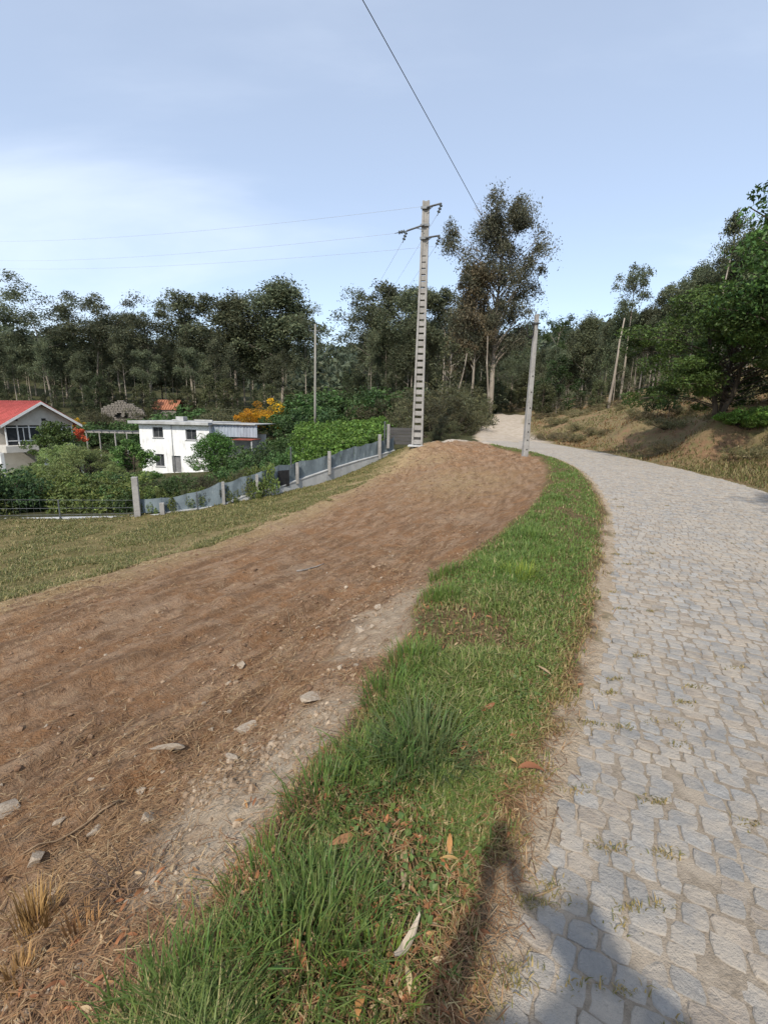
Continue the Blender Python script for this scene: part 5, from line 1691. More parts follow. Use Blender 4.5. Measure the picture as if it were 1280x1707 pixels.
for px, bp, tp, Y, pr, lb, sx in ((150, 845, 738, 27, PEACH, 'pale green fruit tree behind the fence, nearest of the garden trees', 1.15), (222, 815, 730, 31, FIG, 'mid green fruit tree just left of the white house', 1.0), (92, 770, 700, 40, FIG, 'green tree in front of the red-roofed veranda', 0.9), (196, 835, 770, 25, PEACH, 'small leaning fruit tree beside the tall broad post', 0.8), (60, 850, 770, 27, PEACH, 'pale leafy fruit tree in the left garden below the red roof', 1.0), (112, 800, 735, 36, PEACH, 'pale green tree between red-roofed and white houses', 1.0)):
    b = at_y(px, bp, Y); t = at_y(px, tp, Y)
    g_ = gz(b[0], Y)
    plant('fruit_tree', pr, lb, 'fruit tree', (b[0], Y, g_ - 0.1), t[2] - g_, None, None, sx)
G5 = 'garden shrubs behind the fence'
rg5 = np.random.default_rng(31)
for px in np.arange(-20, 235, 14):
    for Y in (20.5, 24, 29):
        h = rg5.uniform(0.9, 1.7)
        shrub_at(px + rg5.uniform(-6, 6), 850, Y + rg5.uniform(-1, 1), h, [GRN[1], GRN[1], GRN[0]][rg5.integers(3)], 'leafy garden shrub massed behind the open wire fence', G5, rg5.uniform(0.9, 1.3))
for px, Y, h in ((8, 19.0, 2.0), (34, 19.4, 1.5), (-20, 19, 2.2)):
    shrub_at(px, 850, Y, h, GRN[2], 'dark green shrub at the far left end of the fence', 'dark shrubs at the left end of the fence', 1.0)
for px in np.arange(250, 470, 13):
    Y = np.interp(px, [250, 470], [21, 25]) + rg5.uniform(0, 3)
    top = np.interp(px, [250, 330, 400, 470], [800, 790, 780, 768])
    p_ = at_y(px, top, Y); g_ = gz(p_[0], Y)
    shrub_at(px, 800, Y, max(p_[2] - g_, 0.6) + rg5.uniform(-.15, .25), [BRUSH[0], BRUSH[1], GRN[0]][rg5.integers(3)], 'tangled brambles leaning over the netting of the fence', 'brambles along the netting', rg5.uniform(0.8, 1.1), 'bramble', 'bramble')
for px, Y, top in ((420, 36, 742), (445, 38, 735), (462, 34, 738), (480, 40, 722), (498, 42, 715), (410, 32, 757), (440, 32, 752), (470, 30, 748), (500, 31, 742), (270, 36, 800)):
    p_ = at_y(px, top, Y); g_ = gz(p_[0], Y)
    shrub_at(px, 760, Y, max(p_[2] - g_, 0.6), [GRN[0], GRN[2], GRN[0]][rg5.integers(3)], 'green garden shrub below the yellow broom and white house', 'shrubs between broom and fence', rg5.uniform(0.8, 1.2))
for px in np.arange(130, 420, 16):
    shrub_at(px + rg5.uniform(-5, 5), 700, rg5.uniform(64, 82), rg5.uniform(2.5, 5.0), [BRUSH[0], BRUSH[1], GRN[0], BRUSH[2]][rg5.integers(4)], 'olive scrub on the slope behind the white house', 'scrub behind the houses', rg5.uniform(1.0, 1.5))
for px in np.arange(490, 560, 12):
    shrub_at(px + rg5.uniform(-5, 5), 700, rg5.uniform(52, 66), rg5.uniform(3.0, 5.0), [GRN[0], GRN[2], BRUSH[2]][rg5.integers(3)], 'dark green scrub around the thin wooden pole', 'scrub around the wooden pole', rg5.uniform(1.0, 1.4))

for px in np.arange(238, 435, 13):
    c_, tz_ = fence_pos(px)
    nz = float(np.interp(px, FPX_, N3[:, 2]))
    shrub_at(px, 800, c_[1] + 0.55, nz - gz(c_[0], c_[1] + 0.55) + rg5.uniform(0.05, 0.45), [BRUSH[0], BRUSH[1], GRN[1]][rg5.integers(3)], 'bramble spilling over the top of the netting', 'brambles spilling over the netting', rg5.uniform(0.38, 0.55), 'bramble', 'bramble')

# ------------------------------------------------------------------ vines on a trellis
def vine_trellis():
    rg = np.random.default_rng(41)
    corners = [at_y(*c_) for c_ in ((505, 775, 25.5), (628, 738, 27.8), (640, 706, 40), (500, 712, 46))]
    C4 = np.array(corners)
    o0 = C4.mean(0)
    t = thing('vine_trellis', 'bright green grapevines spread over a trellis behind the fence', 'vines', (o0[0], o0[1], gz(o0[0], o0[1])))
    base = np.array([o0[0], o0[1], gz(o0[0], o0[1])])
    def bil(u, v): return (C4[0] * (1 - u) * (1 - v) + C4[1] * u * (1 - v) + C4[2] * u * v + C4[3] * (1 - u) * v)
    for v in np.linspace(0.02, 0.98, 6):
        for u in np.linspace(0.03, 0.97, 5):
            p_ = bil(u, v); g_ = gz(p_[0], p_[1])
            mb = MB(); mb.box(np.array([p_[0], p_[1], (g_ - 0.2 + p_[2]) / 2]) - base, (0.09, 0.09, max(p_[2] - g_ + 0.2, 0.3)), bevel=0.008); mb.build('post', M_CONC_L, t)
    for u in np.linspace(0.0, 1, 9):
        mb = MB(); mb.tube(np.array([bil(u, v) for v in np.linspace(0, 1, 8)]) - base, 0.01, 4, False); mb.build('wire', M_STEEL, t)
    n = 900
    cs = np.array([bil(a, b) for a, b in rg.random((n, 2))]) - base
    cs[:, 2] += rg.normal(0.02, 0.26, n); cs[:, 0] += rg.normal(0, 0.35, n)
    per = 45
    P = clump_points(rg, cs, rg.uniform(0.3, 0.65, n), per, 0.4, 0.55)
    bright = np.repeat(rg.uniform(0.65, 1.35, n), per)[:, None]
    v, q, c = leaf_quads(rg, P, 0.19, np.array((0.095, 0.165, 0.030)) * bright, 0.6, 0.8, 0)
    mb = MB(); mb.add(v, q, None, c); tag(mb.build('vine_leaves', M_LEAF, t, False, True), kind='stuff')


vine_trellis()
# ------------------------------------------------------------------ grass, straw, clods, stones, leaves
def blades(P, h, w, az, lean, col, tip=None):
    """curved tapering blades; returns verts, quads, tris, colours"""
    n = len(P)
    dirv = np.stack([np.cos(az), np.sin(az), 0 * az], 1)
    side = np.stack([-np.sin(az), np.cos(az), 0 * az], 1)
    h, w, lean = h[:, None], w[:, None], lean[:, None]
    up = np.array([0, 0, 1.0])
    m = P + dirv * lean * 0.32 + up * h * 0.62
    t = P + dirv * lean + up * h * np.sqrt(np.clip(1 - 0.35 * (lean / np.maximum(h, 1e-3)).clip(0, 1.4), 0.3, 1))
    v = np.stack([P - side * w / 2, P + side * w / 2, m + side * w * 0.42, m - side * w * 0.42, t], 1).reshape(-1, 3)
    k = np.arange(n)[:, None] * 5
    q = k + np.array([[0, 1, 2, 3]]); tr = k + np.array([[3, 2, 4]])
    cc = np.repeat(col, 5, 0)
    return v, q, tr, cc


def lying(P, L, w, az, el, col):
    """straight stalks lying about on the ground"""
    n = len(P)
    d = np.stack([np.cos(az) * np.cos(el), np.sin(az) * np.cos(el), np.sin(el)], 1)
    side = np.stack([-np.sin(az), np.cos(az), 0 * az], 1)
    a, b = P - d * L[:, None] / 2, P + d * L[:, None] / 2
    up = np.array([0, 0, 1.0]) * w[:, None] * 0.6
    mid = P + up * 1.5 + side * (L * 0.025 * np.sin(az * 7))[:, None]
    v = np.stack([a - side * w[:, None] / 2, a + side * w[:, None] / 2, mid + side * w[:, None] / 2, mid - side * w[:, None] / 2, b], 1).reshape(-1, 3)
    k = np.arange(n)[:, None] * 5
    return v, k + np.array([[0, 1, 2, 3]]), k + np.array([[3, 2, 4]]), np.repeat(col, 5, 0)


def polar(rg, n, r0, r1, a0=-47, a1=47, power=1.0):
    r = r0 * (r1 / r0) ** (rg.random(n) ** power)
    a = np.radians(rg.uniform(a0, a1, n))
    return r * np.sin(a), r * np.cos(a), r


def pick(rg, n, cols, p):
    c = np.array(cols)[rg.choice(len(cols), n, p=p)]
    return (c * rg.uniform(0.75, 1.25, (n, 1))).clip(0.005, 0.9)


def grass_verge_blades():
    rg = np.random.default_rng(51)
    x, y, r = polar(rg, 900000, 0.75, 27, -52, 30, 0.9)
    lx = np.interp(y, LE[:, 1], LE[:, 0])
    kk = (x < lx + 0.4) & (x > lx - 2.6)
    x, y, r = x[kk][:260000], y[kk][:260000], r[kk][:260000]
    n = len(x)
    z, m = terrain(x, y)
    pn = 0.5 + fbm(x * 1.6, y * 1.6, 101, 3); pf = 0.5 + fbm(x * 5, y * 5, 103, 2)
    inv = (m['verge'] > 0.35)
    edge = smooth(0.0, 0.16, m['s'] - 0.02 - 0.25 * (pf - 0.5))
    left_edge = smooth(-0.05, 0.25, m['vw'] - m['s'])
    prob = edge * (0.25 + 0.75 * left_edge) * (0.12 + 0.88 * smooth(0.38, 0.56, 0.6 * pn + 0.4 * pf + 0.11 * smooth(2.2, 4.5, r)))
    keep = inv & (rg.random(n) < prob)
    idx = np.where(keep)[0][:120000]
    x, y, z, r, pn, pf, s, vw = x[idx], y[idx], z[idx], r[idx], pn[idx], pf[idx], m['s'][idx], m['vw'][idx]
    k = len(idx)
    tall = smooth(0.45, 0.62, pn) * smooth(0.25, 0.6, s / vw)
    h = rg.uniform(0.025, 0.07, k) + tall * rg.uniform(0.0, 0.09, k)
    w = rg.uniform(0.0028, 0.005, k) * (1 + 0.22 * r)
    az = rg.uniform(0, 2 * math.pi, k)
    lean = h * rg.uniform(0.15, 1.1, k)
    g = pick(rg, k, [(0.145, 0.195, 0.050), (0.185, 0.230, 0.058), (0.110, 0.158, 0.045), (0.25, 0.255, 0.09), (0.40, 0.33, 0.165)], [0.31, 0.29, 0.11, 0.14, 0.15])
    far_ = (r > 4) & (rg.random(k) < 0.7)
    g[far_] = pick(rg, int(far_.sum()), [(0.125, 0.195, 0.045), (0.16, 0.23, 0.052)], [0.5, 0.5])
    dry = (smooth(0.26, 0.04, s) * 0.8 + smooth(0.14, 0.0, vw - s) * 0.5) > rg.random(k)
    g[dry] = pick(rg, int(dry.sum()), [(0.34, 0.25, 0.11), (0.25, 0.18, 0.075), (0.40, 0.31, 0.16)], [0.4, 0.35, 0.25])
    mb = MB(); mb.add(*blades(np.stack([x, y, z - 0.006], 1), h, w, az, lean, g))
    # long dark tufts
    for (px, py, nb, hh, cc) in ((705, 1262, 700, 0.26, (0.075, 0.135, 0.045)), (640, 1290, 260, 0.20, (0.06, 0.13, 0.035)), (540, 1560, 420, 0.22, (0.075, 0.15, 0.035)), (480, 1640, 420, 0.21, (0.085, 0.155, 0.035)), (330, 1690, 420, 0.22, (0.085, 0.165, 0.035)), (250, 1705, 300, 0.2, (0.07, 0.14, 0.03)), (650, 1170, 420, 0.2, (0.075, 0.155, 0.03)), (690, 1110, 420, 0.2, (0.085, 0.165, 0.03)), (735, 1000, 320, 0.2, (0.08, 0.16, 0.03)), (540, 1340, 380, 0.19, (0.075, 0.15, 0.03)), (740, 960, 250, 0.2, (0.08, 0.16, 0.03)), (600, 1280, 240, 0.18, (0.09, 0.17, 0.035)), (620, 1650, 260, 0.15, (0.10, 0.19, 0.03)), (870, 965, 300, 0.22, (0.15, 0.25, 0.035)), (890, 900, 300, 0.2, (0.085, 0.17, 0.03)), (450, 1480, 300, 0.19, (0.08, 0.15, 0.03))):
        c_ = ground_hit(px, py)
        rad = 0.16 * hh / 0.2
        nb = int(nb * 0.55); hh = hh * 0.8; cc = tuple(np.array(cc) * (1.6, 1.12, 1.3))
        a = rg.uniform(0, 6.28, nb); rr = rad * np.sqrt(rg.random(nb))
        tx_, ty_ = c_[0] + rr * np.cos(a), c_[1] + rr * np.sin(a)
        tz, _ = terrain(tx_, ty_)
        h = hh * rg.uniform(0.55, 1.15, nb)
        mb.add(*blades(np.stack([tx_, ty_, tz - .006], 1), h, rg.uniform(0.003, 0.0052, nb) * (1 + 0.2 * c_[1]), a + rg.normal(0, 0.5, nb), h * rg.uniform(0.15, 0.85, nb) * (0.4 + rr / rad), pick(rg, nb, [cc, (0.10, 0.17, 0.04)], [0.8, 0.2])))
    o = mb.build('verge_grass', M_GRASS, None, False, True)
    tag(o, 'green grass growing along the verge between earth and cobbles', 'grass', None, 'stuff')


grass_verge_blades()


def dry_verge_litter():
    rg = np.random.default_rng(57)
    x, y, r = polar(rg, 150000, 0.75, 20, -52, 35, 0.85)
    lx = np.interp(y, LE[:, 1], LE[:, 0])
    kk = (x < lx + 0.4) & (x > lx - 3.0)
    x, y, r = x[kk][:70000], y[kk][:70000], r[kk][:70000]
    n = len(x)
    z, m = terrain(x, y)
    d_edge = np.abs(m['s'] - m['vw'])
    prob = (m['verge'] > 0.2) * 0.20 + (m['side'] > 0) * np.exp(-(d_edge / 0.25) ** 2) * 0.4 + (m['side'] > 0) * np.exp(-((m['s'] - 0.1) / 0.10) ** 2) * 0.4
    # brown leaf-litter corner at the lower left
    prob = prob + (m['dirt'] > 0.5) * (y < 1.6) * smooth(1.2, 0.2, m['s'] - m['vw']) * 0.28
    prob = prob * (1 - 0.85 * m['sand'] * (m['dirt'] > 0.5))
    k_ = np.where((rg.random(n) < prob) & (m['s'] > -0.12))[0][:26000]
    x, y, z, r = x[k_], y[k_], z[k_], r[k_]
    k = len(k_)
    L = rg.uniform(0.02, 0.10, k); w = rg.uniform(0.0012, 0.0026, k) * (1 + 0.3 * r)
    c = pick(rg, k, [(0.30, 0.19, 0.09), (0.23, 0.135, 0.06), (0.38, 0.28, 0.15), (0.15, 0.085, 0.04)], [0.35, 0.33, 0.12, 0.2])
    mb = MB(); mb.add(*lying(np.stack([x, y, z + 0.012 + rg.uniform(0, 0.02, k)], 1), L, w, rg.uniform(0, 6.28, k), rg.normal(0.05, 0.22, k), c))
    tag(mb.build('dry_stalks', M_STRAW, None, False, True), 'dry stalks and dead grass strewn along the verge edges', 'straw', None, 'stuff')


dry_verge_litter()


def field_grass():
    rg = np.random.default_rng(61)
    x, y, r = polar(rg, 260000, 5, 32, -48, 5, 1.0)
    kk = (x < np.interp(y, FIELD_Y, FIELD_X) + 1.0) & (y < np.interp(x, FENCE_XY[:, 0], FENCE_XY[:, 1]) + 0.2)
    x, y, r = x[kk][:120000], y[kk][:120000], r[kk][:120000]
    n = len(x)
    z, m = terrain(x, y)
    yf = np.interp(x, FENCE_XY[:, 0], FENCE_XY[:, 1])
    pn = 0.5 + fbm(x * 0.8, y * 0.8, 111, 3)
    keep = (m['field'] > 0.3) & (y < yf + 0.15) & (rg.random(n) < 0.10 + 0.90 * smooth(0.38, 0.6, pn))
    i = np.where(keep)[0][:75000]
    x, y, z, r, pn = x[i], y[i], z[i], r[i], pn[i]; k = len(i)
    g = pick(rg, k, [(0.155, 0.155, 0.050), (0.19, 0.18, 0.065), (0.115, 0.13, 0.04), (0.33, 0.26, 0.125)], [0.30, 0.26, 0.16, 0.28])
    h = rg.uniform(0.03, 0.10, k)
    mb = MB(); mb.add(*blades(np.stack([x, y, z - .005], 1), h, 0.0025 + 0.0011 * r * rg.uniform(.7, 1.3, k), rg.uniform(0, 6.28, k), h * rg.uniform(0.3, 1.5, k), g))
    tag(mb.build('field_grass', M_GRASS, None, False, True), 'short mown olive grass between bare earth and boundary fence', 'grass', None, 'stuff')
    # straw along the limit of the bare earth and over the plot
    n = 110000
    x, y, r = polar(rg, n, 0.8, 27, -50, 12, 0.9)
    z, m = terrain(x, y)
    pn = 0.5 + fbm(x * 1.1, y * 1.1, 113, 3)
    d0 = m['s'] - m['vw']
    prob = m['straw'] * smooth(0.36, 0.55, pn) * 1.0 + m['dirt'] * (0.07 + 0.35 * smooth(0.50, 0.66, pn) + 0.30 * smooth(11, 16, y) * smooth(0.40, 0.55, pn)) + m['dirt'] * np.exp(-((d0 - 0.9) / 0.9) ** 2) * 0.26
    prob = prob * (1 - 0.9 * m['sand'])
    i = np.where(rg.random(n) < prob)[0][:42000]
    x, y, z, r, st, d0 = x[i], y[i], z[i], r[i], m['straw'][i], d0[i]; k = len(i)
    c = pick(rg, k, [(0.28, 0.17, 0.09), (0.21, 0.12, 0.06), (0.38, 0.27, 0.155)], [0.42, 0.42, 0.16])
    ss = st > rg.random(k) * 0.9
    c[ss] = pick(rg, int(ss.sum()), [(0.40, 0.30, 0.16), (0.33, 0.24, 0.12), (0.47, 0.37, 0.22)], [0.4, 0.35, 0.25])
    L = rg.uniform(0.02, 0.09, k) * (1 + 0.03 * r); w = rg.uniform(0.0011, 0.0022, k) * (1 + 0.36 * r)
    mb = MB(); mb.add(*lying(np.stack([x, y, z + 0.006 + rg.uniform(0, .012, k)], 1), L, w, R(35) + rg.normal(0, 0.9, k), rg.normal(0.04, 0.16, k), c))
    tag(mb.build('scattered_straw', M_STRAW, None, False, True), 'pale straw raked over the scraped brown earth', 'straw', None, 'stuff')


field_grass()


def bank_grass():
    rg = np.random.default_rng(67)
    n = 110000
    x, y, r = polar(rg, n, 8, 55, 9, 48, 1.0)
    z, m = terrain(x, y)
    pn = 0.5 + fbm(x * 0.45, y * 0.45, 121, 4)
    shade = smooth(2.0, 0.6, np.hypot(x - 13.3, (y - 18.2)) * 0.5)
    fringe = np.exp(-((m['s'] - 0.7) / 0.7) ** 2)
    keep = (m['right'] > 0.5) & (m['track'] < 0.1) & (m['s'] > 0.05) & (rg.random(n) < 0.15 + 0.85 * np.maximum(smooth(0.40, 0.62, pn), fringe))
    i = np.where(keep)[0][:70000]
    x, y, z, r, pn, fr = x[i], y[i], z[i], r[i], pn[i], fringe[i]; k = len(i)
    g = pick(rg, k, [(0.27, 0.22, 0.105), (0.17, 0.16, 0.058), (0.22, 0.15, 0.075), (0.12, 0.14, 0.04)], [0.36, 0.28, 0.2, 0.16])
    red = (fbm(x * 0.3, y * 0.3, 123, 3) > 0.08) & (rg.random(k) < 0.7)
    g[red] = pick(rg, int(red.sum()), [(0.23, 0.12, 0.055), (0.28, 0.17, 0.085)], [0.6, 0.4])
    h = rg.uniform(0.05, 0.20, k)
    mb = MB(); mb.add(*blades(np.stack([x, y, z - .01], 1), h, 0.003 + 0.0012 * r * rg.uniform(.7, 1.3, k), rg.uniform(0, 6.28, k), h * rg.uniform(0.3, 1.4, k), g))
    tag(mb.build('bank_grass', M_GRASS, None, False, True), 'dry yellowish grass covering the bank right of the road', 'grass', None, 'stuff')


bank_grass()

# ---- clods and stones
M_CLOD, _nt, _b = mat('soil_clod')
_at = nd(_nt, 'ShaderNodeAttribute', attribute_name='col')
_nt.links.new(mixc(_nt, rngmap(_nt, noise(_nt, 40, 5, 0.7), 0.3, 0.7, 0.0, 0.5), _at.outputs['Color'], (0.12, 0.075, 0.05)), _b.inputs['Base Color'])
_b.inputs['Roughness'].default_value = 0.98
_b.inputs['Specular IOR Level'].default_value = 0.1
bump(_nt, _b, noise(_nt, 60, 5, 0.7), 0.6, 0.01)
M_ROCK = surf('pale_field_stone', (0.40, 0.33, 0.25), (0.28, 0.215, 0.155), 9, 0.93, 0.6, 0.012, 45, None, (0.50, 0.44, 0.36))
M_LEAFD = leaf_mat('dead_leaf', 0.15, 0.6, 0.2)


def clods():
    rg = np.random.default_rng(71)
    n = 36000
    x, y, r = polar(rg, n, 0.8, 24, -50, 12, 0.9)
    z, m = terrain(x, y)
    d0 = m['s'] - m['vw']
    pn = 0.5 + fbm(x * 1.4, y * 1.4, 131, 3)
    prob = m['dirt'] * (0.14 + 0.75 * np.exp(-((d0 - 0.9) / 0.8) ** 2) + 0.35 * smooth(11, 17, y)) * smooth(0.38, 0.60, pn) * (d0 > 0.1)
    i = np.where(rg.random(n) < prob)[0][:9000]
    ico = bmesh.new(); bmesh.ops.create_icosphere(ico, subdivisions=1, radius=1.0)
    iv = np.array([v_.co for v_ in ico.verts]); it = np.array([[v_.index for v_ in f.verts] for f in ico.faces]); ico.free()
    ex, ey = rg.uniform(0.5, 6.6, 420), rg.uniform(19.5, 25.6, 420)
    ez, em = terrain(ex, ey)
    ok = em['dirt'] > 0.5
    x, y, z, r = np.append(x[i], ex[ok]), np.append(y[i], ey[ok]), np.append(z[i], ez[ok]), np.append(r[i], np.full(ok.sum(), 30.0))
    i = np.arange(len(x))
    k = len(i)
    sz = (rg.uniform(0.003, 0.009, k) + 0.014 * rg.random(k) ** 6) * (1 + 0.08 * r[i])
    V = iv[None] * sz[:, None, None] * rg.uniform(0.55, 1.35, (k, len(iv), 1)) * np.array([1, 1, 0.7])
    V += np.stack([x[i], y[i], z[i] + sz * 0.25], 1)[:, None]
    T = it[None] + (np.arange(k) * len(iv))[:, None, None]
    c = pick(rg, k, [(0.19, 0.115, 0.07), (0.25, 0.165, 0.105), (0.34, 0.25, 0.17), (0.40, 0.33, 0.25)], [0.5, 0.34, 0.12, 0.04])
    sandy = terrain(x, y)[1]['sand'] > 0.35
    c[sandy] = pick(rg, int(sandy.sum()), [(0.30, 0.225, 0.155), (0.39, 0.31, 0.225)], [0.6, 0.4])
    mb = MB(); mb.add(V.reshape(-1, 3), None, T.reshape(-1, 3), np.repeat(c, len(iv), 0))
    tag(mb.build('soil_clods', M_CLOD, None, False, True), 'crumbly soil clods and gravel on the scraped earth', 'soil', None, 'stuff')


clods()
rgk = np.random.default_rng(77)
ROCKS = []
for k in range(10):
    bm = bmesh.new(); bmesh.ops.create_icosphere(bm, subdivisions=3, radius=0.5)
    pl = rgk.normal(size=(16, 3)); pl /= np.linalg.norm(pl, axis=1)[:, None]; dd = rgk.uniform(0.20, 0.40, 16)
    for v_ in bm.verts:
        p_ = np.array(v_.co)
        for a_, b_ in zip(pl, dd):
            t_ = p_ @ a_
            if t_ > b_: p_ = p_ - a_ * (t_ - b_)
        p_ *= 1 + 0.04 * math.sin(9 * p_[0] + k) * math.sin(8 * p_[1] + 2 * k)
        v_.co = p_
    me = bpy.data.meshes.new('stone'); bm.to_mesh(me); bm.free(); me.materials.append(M_ROCK)
    for p_ in me.polygons: p_.use_smooth = False
    ROCKS.append(me)
SPEC = [(415, 1216, 44, 'pale angular stone, largest of those lying loose in the spoil'), (520, 1162, 56, 'broad flat pale stone half buried in the spoil bank'), (388, 1266, 30, 'rounded stone just below the large pale angular one'),
        (280, 1247, 46, 'long narrow whitish stone lying flat on the scraped earth'), (236, 1318, 20, 'small pale stone, left of a close pair'), (255, 1316, 14, 'small pale stone, right of a close pair'), (245, 1366, 34, 'blocky buff stone above the sandy patch'),
        (60, 1432, 34, 'upright pale stone standing at the far left'), (16, 1346, 40, 'whitish stone at the left edge of the picture'), (368, 1305, 20, 'whitish stone near dark root tangle'), (508, 1273, 18, 'small cream stone above sandy cut'),
        (404, 1110, 22, 'rounded tan stone alone on the tractor path'), (600, 1052, 26, 'buff stone beside verge, lower of two'), (624, 1046, 22, 'buff stone beside verge, upper of two'), (160, 1385, 24, 'brown stone lying near the left tractor rut'), (100, 1370, 18, 'small grey brown stone in the lower left spoil'), (632, 1012, 24, 'flat cream stone at verge edge farther up'), (590, 1085, 20, 'small cream stone below the buff pair')]
for k, (px, py, sz, lb) in enumerate(SPEC):
    q = ground_hit(px, py)
    dep = math.sqrt(q[0] ** 2 + q[1] ** 2 + (CAM_H - q[2]) ** 2)
    s_ = sz / FPX * dep * 0.85
    o = link('stone', ROCKS[k % 10]); o.location = (q[0], q[1], q[2] + s_ * 0.03)
    o.scale = (s_ * 1.15, s_ * 0.9, s_ * (0.35 if 'flat' in lb else 0.62)); o.rotation_euler = (rgk.normal(0, .15), rgk.normal(0, .15), rgk.uniform(0, 6.28) if 'narrow' not in lb else 0.4)
    if 'narrow' in lb: o.scale = (s_ * 1.5, s_ * 0.32, s_ * 0.25)
    tag(o, lb, 'stone')
n = 0
while n < 85:
    x_, y_, r_ = polar(rgk, 1, 1.0, 20, -48, 12, 0.9)
    z_, m = terrain(x_, y_)
    d0 = (m['s'] - m['vw'])[0]
    if m['dirt'][0] < 0.6 or d0 < 0.15 or rgk.random() > 0.12 + math.exp(-((d0 - 1.0) / 0.8) ** 2): continue
    s_ = (rgk.uniform(0.014, 0.032) + 0.025 * rgk.random() ** 4) * (1 + 0.06 * r_[0])
    o = link('stone', ROCKS[rgk.integers(10)]); o.location = (x_[0], y_[0], z_[0] + s_ * 0.04)
    o.scale = (s_ * rgk.uniform(.8, 1.4), s_ * rgk.uniform(.8, 1.2), s_ * rgk.uniform(.5, .8)); o.rotation_euler = (rgk.normal(0, .3), rgk.normal(0, .3), rgk.uniform(0, 6.28))
    tag(o, 'small loose stone lying on the scraped brown earth', 'stone', 'small stones on the scraped earth')
    n += 1


# ---- fallen leaves, twigs, bark
def leaf_mesh(seed):
    rg = np.random.default_rng(seed)
    n = 7
    t = np.linspace(0, 1, n)
    w = 0.13 * np.sin(math.pi * t ** 0.85) + 0.004
    cx_ = 0.10 * np.sin(t * 2.4 + rg.uniform(0, 2)); cz = 0.10 * np.sin(t * math.pi) * rg.uniform(0.2, 1.6)
    c_ = np.stack([t - 0.5, cx_ - cx_.mean(), cz], 1)
    v = np.concatenate([c_ + np.stack([0 * w, w, 0.35 * w], 1), c_, c_ - np.stack([0 * w, w, -0.35 * w], 1)])
    q = [[i, i + 1, n + i + 1, n + i] for i in range(n - 1)] + [[n + i, n + i + 1, 2 * n + i + 1, 2 * n + i] for i in range(n - 1)]
    col = np.array([(0.42, 0.24, 0.10), (0.36, 0.16, 0.065), (0.48, 0.36, 0.20), (0.30, 0.145, 0.06)])[seed % 4]
    return v, q, np.tile(col, (len(v), 1))


LEAVES = [leaf_mesh(s_) for s_ in range(8)]
LME = [fast_mesh('fallen_leaf', v, np.array(q), None, c, [M_LEAFD], True) for v, q, c in LEAVES]
rgl = np.random.default_rng(83)
for k, (px, py, ln, lb) in enumerate(((570, 1414, 34, 'long orange fallen leaf lying in the lower grass'), (748, 1420, 22, 'round tan fallen leaf on the grass'), (905, 1126, 20, 'curled tan fallen leaf near the road edge'), (812, 1190, 24, 'orange fallen leaf in the middle of the verge'), (750, 1448, 24, 'pale crumpled fallen leaf below the round tan one'), (500, 1610, 30, 'brown upright fallen leaf in lower grass'), (670, 1480, 26, 'russet fallen leaf amid the leaf litter'), (885, 1295, 34, 'whitish narrow fallen leaf at the grass edge'), (850, 1278, 24, 'small whitish fallen leaf beside the narrow one'), (600, 1690, 30, 'reddish fallen leaf at the bottom edge'), (680, 1650, 22, 'orange fallen leaf below the bark strip'), (575, 1625, 24, 'red-brown fallen leaf between two grass tufts'))):
    q = ground_hit(px, py); dep = math.sqrt(q[0] ** 2 + q[1] ** 2 + (CAM_H - q[2]) ** 2)
    s_ = ln / FPX * dep * 1.25
    o = link('fallen_leaf', LME[k % 8]); o.location = (q[0], q[1], q[2] + 0.035); o.scale = (s_,) * 3; o.rotation_euler = (rgl.normal(0, .35), rgl.normal(0, .35), rgl.uniform(0, 6.28))
    tag(o, lb, 'leaf')
mb = MB()
cnt = 0
x_, y_, r_ = polar(rgl, 24000, 0.8, 12, -52, 32, 0.85)
z_, m = terrain(x_, y_)
pn = 0.5 + fbm(x_ * 1.6, y_ * 1.6, 101, 3)
pr = (m['verge'] > 0.4) * (0.10 + 0.9 * smooth(0.52, 0.40, pn)) * smooth(5.5, 1.2, r_) + (m['dirt'] > 0.5) * (y_ < 1.7) * smooth(0.8, 0.1, m['s'] - m['vw']) * 0.5
pr = pr * (1 - 0.8 * m['sand'])
for i in np.where(rgl.random(len(x_)) < pr)[0][:1700]:
    v, q, c = LEAVES[rgl.integers(8)]
    s_ = rgl.uniform(0.018, 0.055)
    M3 = np.array((Matrix.Rotation(rgl.uniform(0, 6.28), 3, 'Z') @ Matrix.Rotation(rgl.normal(0, .4), 3, 'X') @ Matrix.Rotation(rgl.normal(0, .4), 3, 'Y')))
    mb.add((v * s_) @ M3.T + [x_[i], y_[i], z_[i] + 0.012 + rgl.uniform(0, .012)], q, None, c * rgl.uniform(0.55, 1.15))
tag(mb.build('leaf_litter', M_LEAFD, None, True, True), 'small brown leaf litter between the grass tufts', 'leaves', None, 'stuff')

M_TWIG = surf('dry_twig', (0.26, 0.18, 0.11), (0.17, 0.115, 0.07), 20, 0.9, 0.3, 0.003, 60)


def stick(px0, py0, px1, py1, r, label, mt=M_TWIG, name='twig', lift=0.012, wob=0.06):
    a, b = ground_hit(px0, py0), ground_hit(px1, py1)
    pts = bent(rgl, a, b, 7, wob)
    pts[:, 2] = terrain(pts[:, 0], pts[:, 1])[0] + lift
    mb = MB(); mb.tube(pts, np.linspace(r, r * 0.5, 7), 6)
    return tag(mb.build(name, mt, None, True), label, 'twig')


